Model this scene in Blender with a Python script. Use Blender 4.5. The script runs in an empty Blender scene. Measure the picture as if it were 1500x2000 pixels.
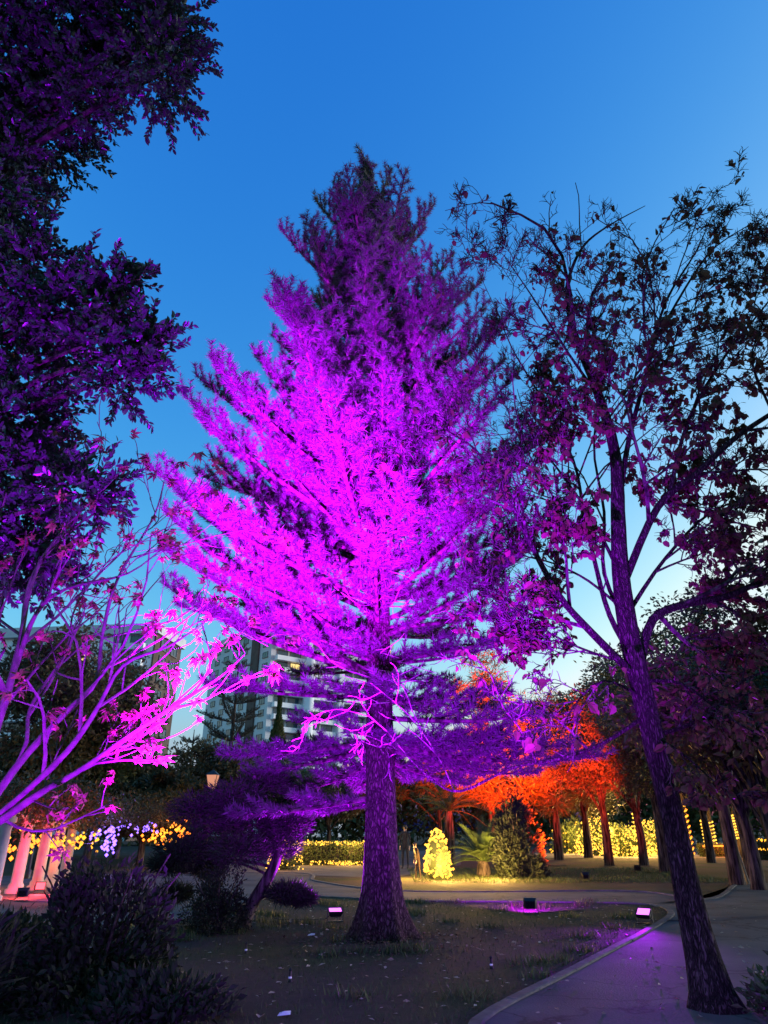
import bpy, math, random
import numpy as np
from mathutils import Vector, Matrix

sc = bpy.context.scene
COL = sc.collection
R = math.radians

# ------------------------------------------------------------------ camera
TILT = R(25.57); FPX = 1300.0; CAMZ = 1.55
cam = bpy.data.cameras.new('camera'); cam_o = bpy.data.objects.new('camera', cam); COL.objects.link(cam_o)
sc.camera = cam_o
cam.sensor_fit = 'VERTICAL'; cam.sensor_height = 24.0; cam.lens = 24.0 * FPX / 2000.0
cam.clip_start = 0.05; cam.clip_end = 3000
cam_o.location = (0, 0, CAMZ); cam_o.rotation_euler = (R(90) + TILT, 0, 0)

# ------------------------------------------------------------------ sky, dusk light, exposure
SUN_AZ = 75.0; SUN_EL = 2.0
world = bpy.data.worlds.new('World'); sc.world = world; world.use_nodes = True
nt = world.node_tree; bg = nt.nodes['Background']
sky = nt.nodes.new('ShaderNodeTexSky'); sky.sky_type = 'NISHITA'; sky.sun_disc = False
sky.sun_elevation = R(SUN_EL); sky.sun_rotation = R(SUN_AZ)
sky.air_density = 1.0; sky.dust_density = 3.0; sky.ozone_density = 3.0
sep = nt.nodes.new('ShaderNodeSeparateColor'); com = nt.nodes.new('ShaderNodeCombineColor')
nt.links.new(sky.outputs[0], sep.inputs[0])
for i, (g, a) in enumerate(((2.397, 8.6), (1.416, 1.86), (0.555, 1.06))):   # colour grade of the whole dusk sky
    p = nt.nodes.new('ShaderNodeMath'); p.operation = 'POWER'; p.inputs[1].default_value = g
    m = nt.nodes.new('ShaderNodeMath'); m.operation = 'MULTIPLY'; m.inputs[1].default_value = a
    c_ = nt.nodes.new('ShaderNodeMath'); c_.operation = 'MINIMUM'; c_.inputs[1].default_value = (.82, .97, 1.0)[i]
    nt.links.new(sep.outputs[i], p.inputs[0]); nt.links.new(p.outputs[0], m.inputs[0]); nt.links.new(m.outputs[0], c_.inputs[0]); nt.links.new(c_.outputs[0], com.inputs[i])
nt.links.new(com.outputs[0], bg.inputs[0]); bg.inputs[1].default_value = 1.0

sun = bpy.data.lights.new('dusk_sun', 'SUN'); sun_o = bpy.data.objects.new('dusk_sun', sun); COL.objects.link(sun_o)
sun.energy = 3.0; sun.angle = R(12); sun.color = (1.0, 0.97, 0.95)
_sd = Vector((math.sin(R(SUN_AZ)) * math.cos(R(3)), math.cos(R(SUN_AZ)) * math.cos(R(3)), math.sin(R(3))))
sun_o.rotation_euler = (-_sd).to_track_quat('-Z', 'Y').to_euler()

sc.view_settings.view_transform = 'Standard'; sc.view_settings.look = 'None'
sc.view_settings.exposure = 0.0; sc.view_settings.gamma = 1.0
sc.cycles.use_denoising = True
sc.cycles.max_bounces = 4; sc.cycles.diffuse_bounces = 2; sc.cycles.transmission_bounces = 4
sc.cycles.sample_clamp_indirect = 6.0

# ------------------------------------------------------------------ pixel -> place helpers (photo pixels, 1500 x 2000)
CT, ST = math.cos(TILT), math.sin(TILT)
def ray(px, py):
    xn = (px - 750) / FPX; yn = (1000 - py) / FPX
    return np.array((xn, CT - ST * yn, ST + CT * yn))
def at(px, py, Y):
    d = ray(px, py); return np.array((0, 0, CAMZ)) + d * (Y / d[1])
def gnd(px, py):
    d = ray(px, py); return np.array((0, 0, CAMZ)) + d * (-CAMZ / d[2])
def gx(px, Y):
    """x on the ground line at distance Y that projects to column px"""
    depth = Y * CT - CAMZ * ST
    return (px - 750) / FPX * depth

# ------------------------------------------------------------------ mesh helpers
def mesh_np(name, V, tris=None, quads=None, mat=None, smooth=False):
    V = np.asarray(V, dtype=np.float32).reshape(-1, 3)
    tris = np.zeros((0, 3), np.int32) if tris is None or len(tris) == 0 else np.asarray(tris, np.int32).reshape(-1, 3)
    quads = np.zeros((0, 4), np.int32) if quads is None or len(quads) == 0 else np.asarray(quads, np.int32).reshape(-1, 4)
    me = bpy.data.meshes.new(name)
    me.vertices.add(len(V)); me.vertices.foreach_set('co', V.ravel())
    nl = tris.size + quads.size; npoly = len(tris) + len(quads)
    me.loops.add(nl); me.loops.foreach_set('vertex_index', np.concatenate((tris.ravel(), quads.ravel())))
    me.polygons.add(npoly)
    ls = np.concatenate((np.arange(len(tris)) * 3, tris.size + np.arange(len(quads)) * 4)).astype(np.int32)
    me.polygons.foreach_set('loop_start', ls)
    me.polygons.foreach_set('use_smooth', np.full(npoly, bool(smooth)))
    if mat: me.materials.append(mat)
    me.update(calc_edges=True)
    return me

class MB:
    def __init__(s): s.V = []; s.T = []; s.Q = []; s.n = 0
    def add(s, V, T=None, Q=None):
        V = np.asarray(V, float).reshape(-1, 3)
        if T is not None and len(T): s.T.append(np.asarray(T, int).reshape(-1, 3) + s.n)
        if Q is not None and len(Q): s.Q.append(np.asarray(Q, int).reshape(-1, 4) + s.n)
        s.V.append(V); s.n += len(V); return s
    def tube(s, P, rad, sides=6, cap=False):
        P = np.asarray(P, float); n = len(P); rad = np.broadcast_to(np.asarray(rad, float), (n,))
        T = np.gradient(P, axis=0); T /= np.linalg.norm(T, axis=1)[:, None] + 1e-12
        ref = np.array((0, 0, 1.)) if abs(T[0][2]) < .8 else np.array((1., 0, 0))
        U = np.cross(T, ref); U /= np.linalg.norm(U, axis=1)[:, None] + 1e-12
        W = np.cross(T, U)
        a = np.arange(sides) * 2 * math.pi / sides
        V = P[:, None] + rad[:, None, None] * (np.cos(a)[None, :, None] * U[:, None] + np.sin(a)[None, :, None] * W[:, None])
        i = np.arange(n - 1)[:, None] * sides; j = np.arange(sides)[None]; k = (j + 1) % sides
        Q = np.stack((i + j, i + k, i + sides + k, i + sides + j), -1).reshape(-1, 4)
        V = V.reshape(-1, 3); Tt = []
        if cap:
            V = np.vstack((V, P[:1], P[-1:])); c0 = n * sides; c1 = c0 + 1
            for q in range(sides):
                Tt.append((c0, (q + 1) % sides, q)); Tt.append((c1, (n - 1) * sides + q, (n - 1) * sides + (q + 1) % sides))
        return s.add(V, Tt, Q)
    def box(s, c, size, rot=0.0, M=None):
        x, y, z = np.asarray(size, float) / 2
        V = np.array([(a * x, b * y, d * z) for d in (-1, 1) for a, b in ((-1, -1), (1, -1), (1, 1), (-1, 1))])
        if rot:
            cr, sr = math.cos(rot), math.sin(rot); V = V @ np.array(((cr, sr, 0), (-sr, cr, 0), (0, 0, 1)))
        if M is not None: V = V @ np.asarray(M).T
        V = V + np.asarray(c, float)
        Q = [(3, 2, 1, 0), (4, 5, 6, 7), (0, 1, 5, 4), (1, 2, 6, 5), (2, 3, 7, 6), (3, 0, 4, 7)]
        return s.add(V, None, Q)
    def lathe(s, prof, sides=16, c=(0, 0, 0)):
        prof = np.asarray(prof, float); a = np.arange(sides) * 2 * math.pi / sides
        V = np.stack((prof[:, 0][:, None] * np.cos(a), prof[:, 0][:, None] * np.sin(a), np.broadcast_to(prof[:, 1][:, None], (len(prof), sides))), -1)
        n = len(prof); i = np.arange(n - 1)[:, None] * sides; j = np.arange(sides)[None]; k = (j + 1) % sides
        Q = np.stack((i + j, i + k, i + sides + k, i + sides + j), -1).reshape(-1, 4)
        return s.add(V.reshape(-1, 3) + np.asarray(c), None, Q)
    def mesh(s, name, mat, smooth=False):
        V = np.vstack(s.V) if s.V else np.zeros((0, 3))
        return mesh_np(name, V, np.vstack(s.T) if s.T else None, np.vstack(s.Q) if s.Q else None, mat, smooth)
    def build(s, name, mat, parent=None, smooth=False):
        return link(name, s.mesh(name, mat, smooth), parent)

def link(name, me, parent=None):
    o = bpy.data.objects.new(name, me); COL.objects.link(o)
    if parent is not None: o.parent = parent
    return o
def tag(o, label=None, cat=None, group=None, kind=None):
    if label: o['label'] = label
    if cat: o['category'] = cat
    if group: o['group'] = group
    if kind: o['kind'] = kind
    return o
def thing(name, label, cat, loc=(0, 0, 0), rz=0.0, group=None):
    o = bpy.data.objects.new(name, None); COL.objects.link(o); o.empty_display_size = .2
    o.location = tuple(loc); o.rotation_euler = (0, 0, rz)
    return tag(o, label, cat, group)

def rot_frames(D, rng, roll=None):
    """rotation matrices with local +X along D, local Z roughly up then rolled"""
    D = D / (np.linalg.norm(D, axis=1)[:, None] + 1e-12)
    up = np.tile(np.array((0, 0, 1.)), (len(D), 1)); up[np.abs(D[:, 2]) > .95] = (1, 0, 0)
    Yv = np.cross(up, D); Yv /= np.linalg.norm(Yv, axis=1)[:, None] + 1e-12
    Zv = np.cross(D, Yv)
    if roll is not None:
        c, s_ = np.cos(roll)[:, None], np.sin(roll)[:, None]
        Yv, Zv = c * Yv + s_ * Zv, -s_ * Yv + c * Zv
    return np.stack((D, Yv, Zv), -1)
def scatter(mb, base, P, M, S):
    """copies of base (V,T,Q) at P with rotation M and scale S, joined"""
    V, T, Q = base; n = len(P); k = len(V)
    VV = (np.einsum('nij,kj->nki', M, V) * np.asarray(S)[:, None, None] + P[:, None]).reshape(-1, 3)
    off = (np.arange(n) * k)[:, None, None]
    mb.add(VV, (np.asarray(T)[None] + off).reshape(-1, 3) if len(T) else None, (np.asarray(Q)[None] + off).reshape(-1, 4) if len(Q) else None)

# leaf shapes, length 1 along +X
LEAF = (np.array([(0, 0, 0), (.45, .24, .05), (1, 0, -.05), (.45, -.24, .05)]), [(0, 2, 1), (0, 3, 2)], [])
BROAD = (np.array([(0, 0, 0), (.32, .23, .05), (.66, .21, .03), (1, 0, -.06), (.66, -.21, .03), (.32, -.23, .05)]), [(0, 3, 2), (0, 2, 1), (0, 4, 3), (0, 5, 4)], [])
ROUND = (np.array([(0, 0, 0), (.12, .36, .07), (.55, .48, .09), (.9, .25, .0), (1.05, 0, -.08), (.9, -.25, .0), (.55, -.48, .09), (.12, -.36, .07), (.5, 0, -.02)]),
         [(8, i, (i + 1) % 8) for i in range(8)], [])
def _star():
    V = [(0, 0, 0)]; T = []
    for k, (a, l) in enumerate(((-100, .55), (-50, .85), (0, 1.0), (50, .85), (100, .55))):
        a = math.radians(a); d = np.array((math.cos(a), math.sin(a))); n = np.array((-d[1], d[0]))
        b = len(V)
        m = d * l * .45
        V += [(*(m + n * .17), .06), (*(d * l), -.12), (*(m - n * .17), .06)]
        T += [(0, b + 2, b), (b, b + 2, b + 1)]
    return np.array(V), T, []
STAR = _star()
SPIKE = (np.array([(0, -.07, 0), (0, .07, 0), (1, 0, 0)]), [(0, 1, 2)], [])

# ------------------------------------------------------------------ materials
def newmat(name):
    m = bpy.data.materials.new(name); m.use_nodes = True
    return m, m.node_tree, m.node_tree.nodes['Principled BSDF']
def leafmat(name, c1, c2, trans=.25, rough=.5, spec=.3):
    m, t, b = newmat(name)
    g = t.nodes.new('ShaderNodeNewGeometry'); oi = t.nodes.new('ShaderNodeObjectInfo')
    ad = t.nodes.new('ShaderNodeMath'); ad.operation = 'ADD'; fr = t.nodes.new('ShaderNodeMath'); fr.operation = 'FRACT'
    t.links.new(g.outputs['Random Per Island'], ad.inputs[0]); t.links.new(oi.outputs['Random'], ad.inputs[1]); t.links.new(ad.outputs[0], fr.inputs[0])
    mx = t.nodes.new('ShaderNodeMix'); mx.data_type = 'RGBA'
    mx.inputs[6].default_value = (*c1, 1); mx.inputs[7].default_value = (*c2, 1)
    t.links.new(fr.outputs[0], mx.inputs[0]); t.links.new(mx.outputs[2], b.inputs['Base Color'])
    b.inputs['Roughness'].default_value = rough; b.inputs['Specular IOR Level'].default_value = spec
    tr = t.nodes.new('ShaderNodeBsdfTranslucent'); t.links.new(mx.outputs[2], tr.inputs[0])
    ms = t.nodes.new('ShaderNodeMixShader'); ms.inputs[0].default_value = trans
    t.links.new(b.outputs[0], ms.inputs[1]); t.links.new(tr.outputs[0], ms.inputs[2])
    t.links.new(ms.outputs[0], t.nodes['Material Output'].inputs['Surface'])
    return m
def noisemat(name, c1, c2, scale=5, rough=.85, bump=.3, detail=6, stretch=(1, 1, 1), spec=.2, bscale=None, dist=.02, lo=.35, hi=.65):
    m, t, b = newmat(name)
    tc = t.nodes.new('ShaderNodeTexCoord'); mp = t.nodes.new('ShaderNodeMapping'); mp.inputs['Scale'].default_value = stretch
    t.links.new(tc.outputs['Object'], mp.inputs[0])
    n = t.nodes.new('ShaderNodeTexNoise'); n.inputs['Scale'].default_value = scale; n.inputs['Detail'].default_value = detail
    t.links.new(mp.outputs[0], n.inputs['Vector'])
    r = t.nodes.new('ShaderNodeValToRGB'); r.color_ramp.elements[0].color = (*c1, 1); r.color_ramp.elements[1].color = (*c2, 1)
    r.color_ramp.elements[0].position = lo; r.color_ramp.elements[1].position = hi
    t.links.new(n.outputs[0], r.inputs[0]); t.links.new(r.outputs[0], b.inputs['Base Color'])
    b.inputs['Roughness'].default_value = rough; b.inputs['Specular IOR Level'].default_value = spec
    if bump:
        n2 = t.nodes.new('ShaderNodeTexNoise'); n2.inputs['Scale'].default_value = bscale or scale * 4; n2.inputs['Detail'].default_value = 8
        t.links.new(mp.outputs[0], n2.inputs['Vector'])
        bp = t.nodes.new('ShaderNodeBump'); bp.inputs['Strength'].default_value = bump; bp.inputs['Distance'].default_value = dist
        t.links.new(n2.outputs[0], bp.inputs['Height']); t.links.new(bp.outputs[0], b.inputs['Normal'])
    return m
def plain(name, c, rough=.5, metal=0.0):
    m, t, b = newmat(name)
    n = t.nodes.new('ShaderNodeTexNoise'); n.inputs['Scale'].default_value = 9
    mx = t.nodes.new('ShaderNodeMix'); mx.data_type = 'RGBA'
    mx.inputs[6].default_value = (*[v * .8 for v in c], 1); mx.inputs[7].default_value = (*[min(1, v * 1.15) for v in c], 1)
    t.links.new(n.outputs[0], mx.inputs[0]); t.links.new(mx.outputs[2], b.inputs['Base Color'])
    b.inputs['Roughness'].default_value = rough; b.inputs['Metallic'].default_value = metal
    return m
def emit(name, c, s, sample=False):
    m = bpy.data.materials.new(name); m.use_nodes = True; t = m.node_tree; t.nodes.clear()
    e = t.nodes.new('ShaderNodeEmission'); e.inputs[0].default_value = (*c, 1); e.inputs[1].default_value = s
    o = t.nodes.new('ShaderNodeOutputMaterial'); t.links.new(e.outputs[0], o.inputs[0])
    if not sample: m.cycles.emission_sampling = 'NONE'
    return m

def barkmat(name, c1, c2, sc_, stretch):
    m, t, b = newmat(name)
    tc = t.nodes.new('ShaderNodeTexCoord'); mp = t.nodes.new('ShaderNodeMapping'); mp.inputs['Scale'].default_value = (1, 1, stretch)
    n = t.nodes.new('ShaderNodeTexNoise'); n.inputs['Scale'].default_value = sc_ * .8; n.inputs['Detail'].default_value = 6
    va = t.nodes.new('ShaderNodeVectorMath'); va.operation = 'MULTIPLY_ADD'; va.inputs[1].default_value = (.12,) * 3
    t.links.new(tc.outputs['Object'], mp.inputs[0]); t.links.new(mp.outputs[0], n.inputs['Vector']); t.links.new(n.outputs['Color'], va.inputs[0]); t.links.new(mp.outputs[0], va.inputs[2])
    v = t.nodes.new('ShaderNodeTexVoronoi'); v.feature = 'DISTANCE_TO_EDGE'; v.inputs['Scale'].default_value = sc_; t.links.new(va.outputs[0], v.inputs['Vector'])
    r = t.nodes.new('ShaderNodeValToRGB'); r.color_ramp.elements[0].color = (*[q * .35 for q in c1], 1); r.color_ramp.elements[1].color = (*c2, 1); r.color_ramp.elements[1].position = .30
    e = r.color_ramp.elements.new(.08); e.color = (*c1, 1)
    t.links.new(v.outputs['Distance'], r.inputs[0])
    mx = t.nodes.new('ShaderNodeMix'); mx.data_type = 'RGBA'; mx.blend_type = 'MULTIPLY'; mx.inputs[0].default_value = .8; t.links.new(r.outputs[0], mx.inputs[6]); 
    r2 = t.nodes.new('ShaderNodeValToRGB'); r2.color_ramp.elements[0].position = .35; r2.color_ramp.elements[0].color = (.35, .35, .35, 1); r2.color_ramp.elements[1].position = .65; t.links.new(n.outputs[0], r2.inputs[0]); t.links.new(r2.outputs[0], mx.inputs[7])
    t.links.new(mx.outputs[2], b.inputs['Base Color']); b.inputs['Roughness'].default_value = .95; b.inputs['Specular IOR Level'].default_value = .1
    mr = t.nodes.new('ShaderNodeMath'); mr.operation = 'MINIMUM'; mr.inputs[1].default_value = .25; t.links.new(v.outputs['Distance'], mr.inputs[0])
    ad = t.nodes.new('ShaderNodeMath'); ad.operation = 'MULTIPLY_ADD'; ad.inputs[1].default_value = .25; t.links.new(n.outputs[0], ad.inputs[0]); t.links.new(mr.outputs[0], ad.inputs[2])
    bp = t.nodes.new('ShaderNodeBump'); bp.inputs['Strength'].default_value = 1.0; bp.inputs['Distance'].default_value = .12; t.links.new(ad.outputs[0], bp.inputs['Height']); t.links.new(bp.outputs[0], b.inputs['Normal'])
    return m
M = dict(
    trunk_bark=barkmat('plated_conifer_bark', (.05, .037, .032), (.10, .075, .064), 20, .40),
    fissured=barkmat('fissured_bark', (.04, .032, .028), (.085, .066, .058), 30, .22),
    needle=leafmat('conifer_needles', (.075, .075, .065), (.05, .06, .045), .2, .55, .2),
    needle_far=leafmat('distant_conifer_needles', (.10, .10, .035), (.06, .06, .025), .2),
    bark=noisemat('conifer_bark', (.016, .012, .011), (.105, .08, .068), 9, .95, 1.0, stretch=(1, 1, .4), bscale=26, spec=.1, dist=.05, lo=.40, hi=.62),
    twig=noisemat('pale_twig_bark', (.16, .13, .11), (.26, .22, .19), 12, .8, .3),
    star_bark=noisemat('smooth_young_bark', (.035, .03, .028), (.075, .062, .056), 14, .8, .4),
    bark_dark=noisemat('dark_bark', (.014, .011, .010), (.10, .08, .07), 14, .95, 1.0, stretch=(1, 1, .13), bscale=34, spec=.1, dist=.05, lo=.41, hi=.62),
    ficus=leafmat('glossy_evergreen_leaf', (.032, .05, .04), (.05, .07, .055), .15, .35, .5),
    star=leafmat('red_star_leaf', (.06, .03, .022), (.20, .09, .05), .35, .5),
    roundl=leafmat('brown_round_leaf', (.12, .065, .038), (.065, .046, .022), .3, .6, .15),
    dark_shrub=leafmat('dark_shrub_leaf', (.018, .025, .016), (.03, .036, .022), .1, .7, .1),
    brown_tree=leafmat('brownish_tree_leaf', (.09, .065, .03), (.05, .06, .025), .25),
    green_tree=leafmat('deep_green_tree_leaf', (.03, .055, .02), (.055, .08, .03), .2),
    palm=leafmat('palm_frond', (.06, .11, .03), (.09, .13, .04), .25),
    hedge=leafmat('hedge_leaf', (.05, .08, .025), (.07, .09, .03), .2),
    soil=None,
    black=plain('black_metal', (.02, .02, .022), .45, .5),
    post=plain('dark_green_iron', (.03, .035, .03), .5, .5),
    white_wall=noisemat('white_render', (.78, .78, .78), (.86, .86, .85), .4, .85, .0),
    grey_wall=noisemat('grey_render', (.55, .56, .56), (.63, .63, .63), .4, .85, .0),
    brown_wall=noisemat('brown_cladding', (.09, .06, .05), (.13, .09, .075), .6, .8, .0),
    glass=plain('window_glass', (.03, .06, .09), .08),
    frame=plain('window_frame', (.12, .12, .13), .4),
    column=noisemat('white_stone_column', (.36, .33, .31), (.46, .43, .40), 3, .8, .2),
    lit_win=emit('lit_window', (1, .72, .25), 1.3),
    purple_lens=emit('purple_lamp_lens', (.85, .17, 1.0), 2.6),
    orange_lens=emit('orange_lamp_lens', (1, .32, .05), 9),
    red_lens=emit('red_lamp_lens', (1, .07, .10), 4),
    lantern=emit('lantern_glass', (1, .42, .26), .75),
    b_yellow=emit('yellow_bulb', (1, .42, .03), 2.6),
    b_warm=emit('warm_bulb', (1, .50, .055), 2.8),
    b_orange=emit('orange_bulb', (1, .20, .02), 4),
    b_blue=emit('violet_bulb', (.25, .12, 1), 4),
    skin=plain('skin', (.5, .32, .24), .6),
    cloth_dark=plain('dark_cloth', (.02, .02, .03), .9),
    cloth_brown=plain('brown_cloth', (.05, .03, .015), .9),
    hair=plain('dark_hair', (.03, .02, .015), .6),
    litter=leafmat('fallen_leaf', (.22, .15, .08), (.42, .36, .28), .1),
    litter_dark=leafmat('dead_leaf', (.05, .03, .02), (.14, .09, .05), .1),
    paper=plain('pale_paper', (.75, .72, .74), .8),
)
# soil with dry grass patches
def soilmat():
    m, t, b = newmat('bare_soil_and_dry_grass')
    tc = t.nodes.new('ShaderNodeTexCoord')
    n1 = t.nodes.new('ShaderNodeTexNoise'); n1.inputs['Scale'].default_value = .35; n1.inputs['Detail'].default_value = 5
    n2 = t.nodes.new('ShaderNodeTexNoise'); n2.inputs['Scale'].default_value = 9; n2.inputs['Detail'].default_value = 9; n2.inputs['Roughness'].default_value = .7
    for n in (n1, n2): t.links.new(tc.outputs['Object'], n.inputs['Vector'])
    a = t.nodes.new('ShaderNodeValToRGB'); a.color_ramp.elements[0].color = (.045, .031, .027, 1); a.color_ramp.elements[1].color = (.10, .072, .058, 1)
    g = t.nodes.new('ShaderNodeValToRGB'); g.color_ramp.elements[0].position = .45; g.color_ramp.elements[1].position = .62
    t.links.new(n2.outputs[0], a.inputs[0]); t.links.new(n1.outputs[0], g.inputs[0])
    mx = t.nodes.new('ShaderNodeMix'); mx.data_type = 'RGBA'; mx.inputs[7].default_value = (.045, .05, .024, 1)
    t.links.new(g.outputs[0], mx.inputs[0]); t.links.new(a.outputs[0], mx.inputs[6]); t.links.new(mx.outputs[2], b.inputs['Base Color'])
    b.inputs['Roughness'].default_value = .95; b.inputs['Specular IOR Level'].default_value = .1
    bp = t.nodes.new('ShaderNodeBump'); bp.inputs['Strength'].default_value = .8; bp.inputs['Distance'].default_value = .05
    t.links.new(n2.outputs[0], bp.inputs['Height']); t.links.new(bp.outputs[0], b.inputs['Normal'])
    return m
M['soil'] = soilmat()
M['path'] = noisemat('worn_asphalt', (.07, .066, .07), (.135, .122, .12), 1.1, .9, .8, 12, bscale=45, dist=.012, lo=.3, hi=.7)
def pathmat():
    m = noisemat('worn_asphalt_path', (.06, .056, .06), (.125, .112, .11), .9, .9, .8, 12, bscale=45, dist=.012, lo=.3, hi=.7); t = m.node_tree; b = t.nodes['Principled BSDF']
    src = b.inputs['Base Color'].links[0].from_socket; tc = [q for q in t.nodes if q.type == 'TEX_COORD'][0]
    n = t.nodes.new('ShaderNodeTexNoise'); n.inputs['Scale'].default_value = 2.5; n.inputs['Detail'].default_value = 8; t.links.new(tc.outputs['Object'], n.inputs['Vector'])
    va = t.nodes.new('ShaderNodeVectorMath'); va.operation = 'MULTIPLY_ADD'; va.inputs[1].default_value = (.6,) * 3; t.links.new(n.outputs['Color'], va.inputs[0]); t.links.new(tc.outputs['Object'], va.inputs[2])
    v = t.nodes.new('ShaderNodeTexVoronoi'); v.feature = 'DISTANCE_TO_EDGE'; v.inputs['Scale'].default_value = .55; t.links.new(va.outputs[0], v.inputs['Vector'])
    r = t.nodes.new('ShaderNodeValToRGB'); r.color_ramp.elements[0].color = (.3, .3, .3, 1); r.color_ramp.elements[1].position = .018; t.links.new(v.outputs['Distance'], r.inputs[0])
    mx = t.nodes.new('ShaderNodeMix'); mx.data_type = 'RGBA'; mx.blend_type = 'MULTIPLY'; mx.inputs[0].default_value = .8; t.links.new(src, mx.inputs[6]); t.links.new(r.outputs[0], mx.inputs[7]); t.links.new(mx.outputs[2], b.inputs['Base Color'])
    return m
M['path'] = pathmat()
M['kerb'] = noisemat('concrete_edging', (.07, .068, .072), (.125, .12, .12), 4, .85, .3)

# ================================================================== SETTING
mb = MB(); mb.add([(-900, -300, 0), (900, -300, 0), (900, 1500, 0), (-900, 1500, 0)], None, [(0, 1, 2, 3)])
tag(mb.build('ground', M['soil']), kind='structure')

def smooth_line(P, n=8):
    P = np.asarray(P, float); out = []
    for i in range(len(P) - 1):
        p0 = P[max(i - 1, 0)]; p1 = P[i]; p2 = P[i + 1]; p3 = P[min(i + 2, len(P) - 1)]
        for k in range(n):
            t = k / n
            out.append(.5 * (2 * p1 + (p2 - p0) * t + (2 * p0 - 5 * p1 + 4 * p2 - p3) * t * t + (3 * p1 - p0 - 3 * p2 + p3) * t ** 3))
    out.append(P[-1]); return np.array(out)
def strip(a, b, z):
    A = np.array(a, float); B = np.array(b, float); n = len(A)
    V = np.vstack((np.c_[A[:, :2], np.full(n, z)], np.c_[B[:, :2], np.full(n, z)]))
    Q = [(i, i + 1, n + i + 1, n + i) for i in range(n - 1)]
    m = MB(); m.add(V, None, Q); return m
def kerb(line, label, w=.13, h=.03, step=.95):
    P = np.array(line, float)[:, :2]; cum = np.r_[0, np.cumsum(np.linalg.norm(np.diff(P, axis=0), axis=1))]
    root = bpy.data.objects.new('path_kerb', None); COL.objects.link(root); tag(root, label, kind='structure'); rk = np.random.default_rng(len(P)); made = 0
    f = lambda q: np.array((np.interp(q, cum, P[:, 0]), np.interp(q, cum, P[:, 1])))
    for q in np.arange(0, cum[-1] - step, step):
        mid_ = f(q + step / 2)
        if mid_[1] < 5.5 or abs(mid_[0]) > 17: continue
        qs = np.linspace(q + .004, q + step - .004, 3); C = np.array([f(v) for v in qs]); T = np.gradient(C, axis=0); T /= np.linalg.norm(T, axis=1)[:, None]; N = np.c_[-T[:, 1], T[:, 0]]
        hh = h * rk.uniform(.96, 1.04); sh = rk.normal() * .004; prof = [(-w / 2, -.02), (-w / 2, hh * .7), (-w / 2 + .015, hh), (w / 2 - .015, hh), (w / 2, hh * .7), (w / 2, -.02)]
        V = np.concatenate([np.c_[C + N * (o + sh), np.full(3, z)] for o, z in prof]); Q = [(a * 3 + i_, a * 3 + i_ + 1, (a + 1) * 3 + i_ + 1, (a + 1) * 3 + i_) for a in range(5) for i_ in range(2)]
        Q += [(0, 3, 12, 15), (3, 6, 9, 12), (17, 14, 5, 2), (14, 11, 8, 5)]
        m = MB(); m.add(V, None, Q); m.build('kerb_stone', M['kerb'], root)
    return root
# path that enters at the lower right and swings round to the cross path
edge_near = smooth_line([(-.3, -4), (.2, 2), (.75, 6), gnd(930, 2000)[:2], gnd(1110, 1900)[:2], gnd(1275, 1812)[:2], gnd(1310, 1782)[:2], gnd(1250, 1766)[:2], gnd(1000, 1762)[:2], gnd(800, 1760)[:2], gnd(540, 1752)[:2], gnd(330, 1800)[:2], (-9, 13.5), (-20, 12)], 10)
edge_far = smooth_line([(9, -4), (9.5, 2), (10, 7), (10.2, 9), (10.6, 12.5), (11.5, 16), gnd(1470, 1722)[:2], gnd(1385, 1757)[:2], gnd(1230, 1741)[:2], gnd(800, 1741)[:2], gnd(620, 1722)[:2], gnd(560, 1705)[:2], (-14, 28), (-26, 26)], 10)
tag(strip(edge_near, edge_far, .006).build('path', M['path']), kind='structure')
kerb(edge_near, 'low kerb between the lawn and the path'); kerb(edge_far[60:], 'low kerb on the far side of the path')
# wider forecourt beyond the big tree
tag(strip([gnd(430, 1704), gnd(760, 1716), gnd(900, 1690)], [gnd(400, 1668), gnd(760, 1664), gnd(900, 1660)], .010).build('forecourt_path', M['path']), kind='structure')
tag(strip([gnd(1040, 1676), gnd(1200, 1677), gnd(1460, 1676)], [gnd(1040, 1666), gnd(1200, 1666), gnd(1460, 1666)], .010).build('far_path', M['path']), kind='structure')

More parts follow.
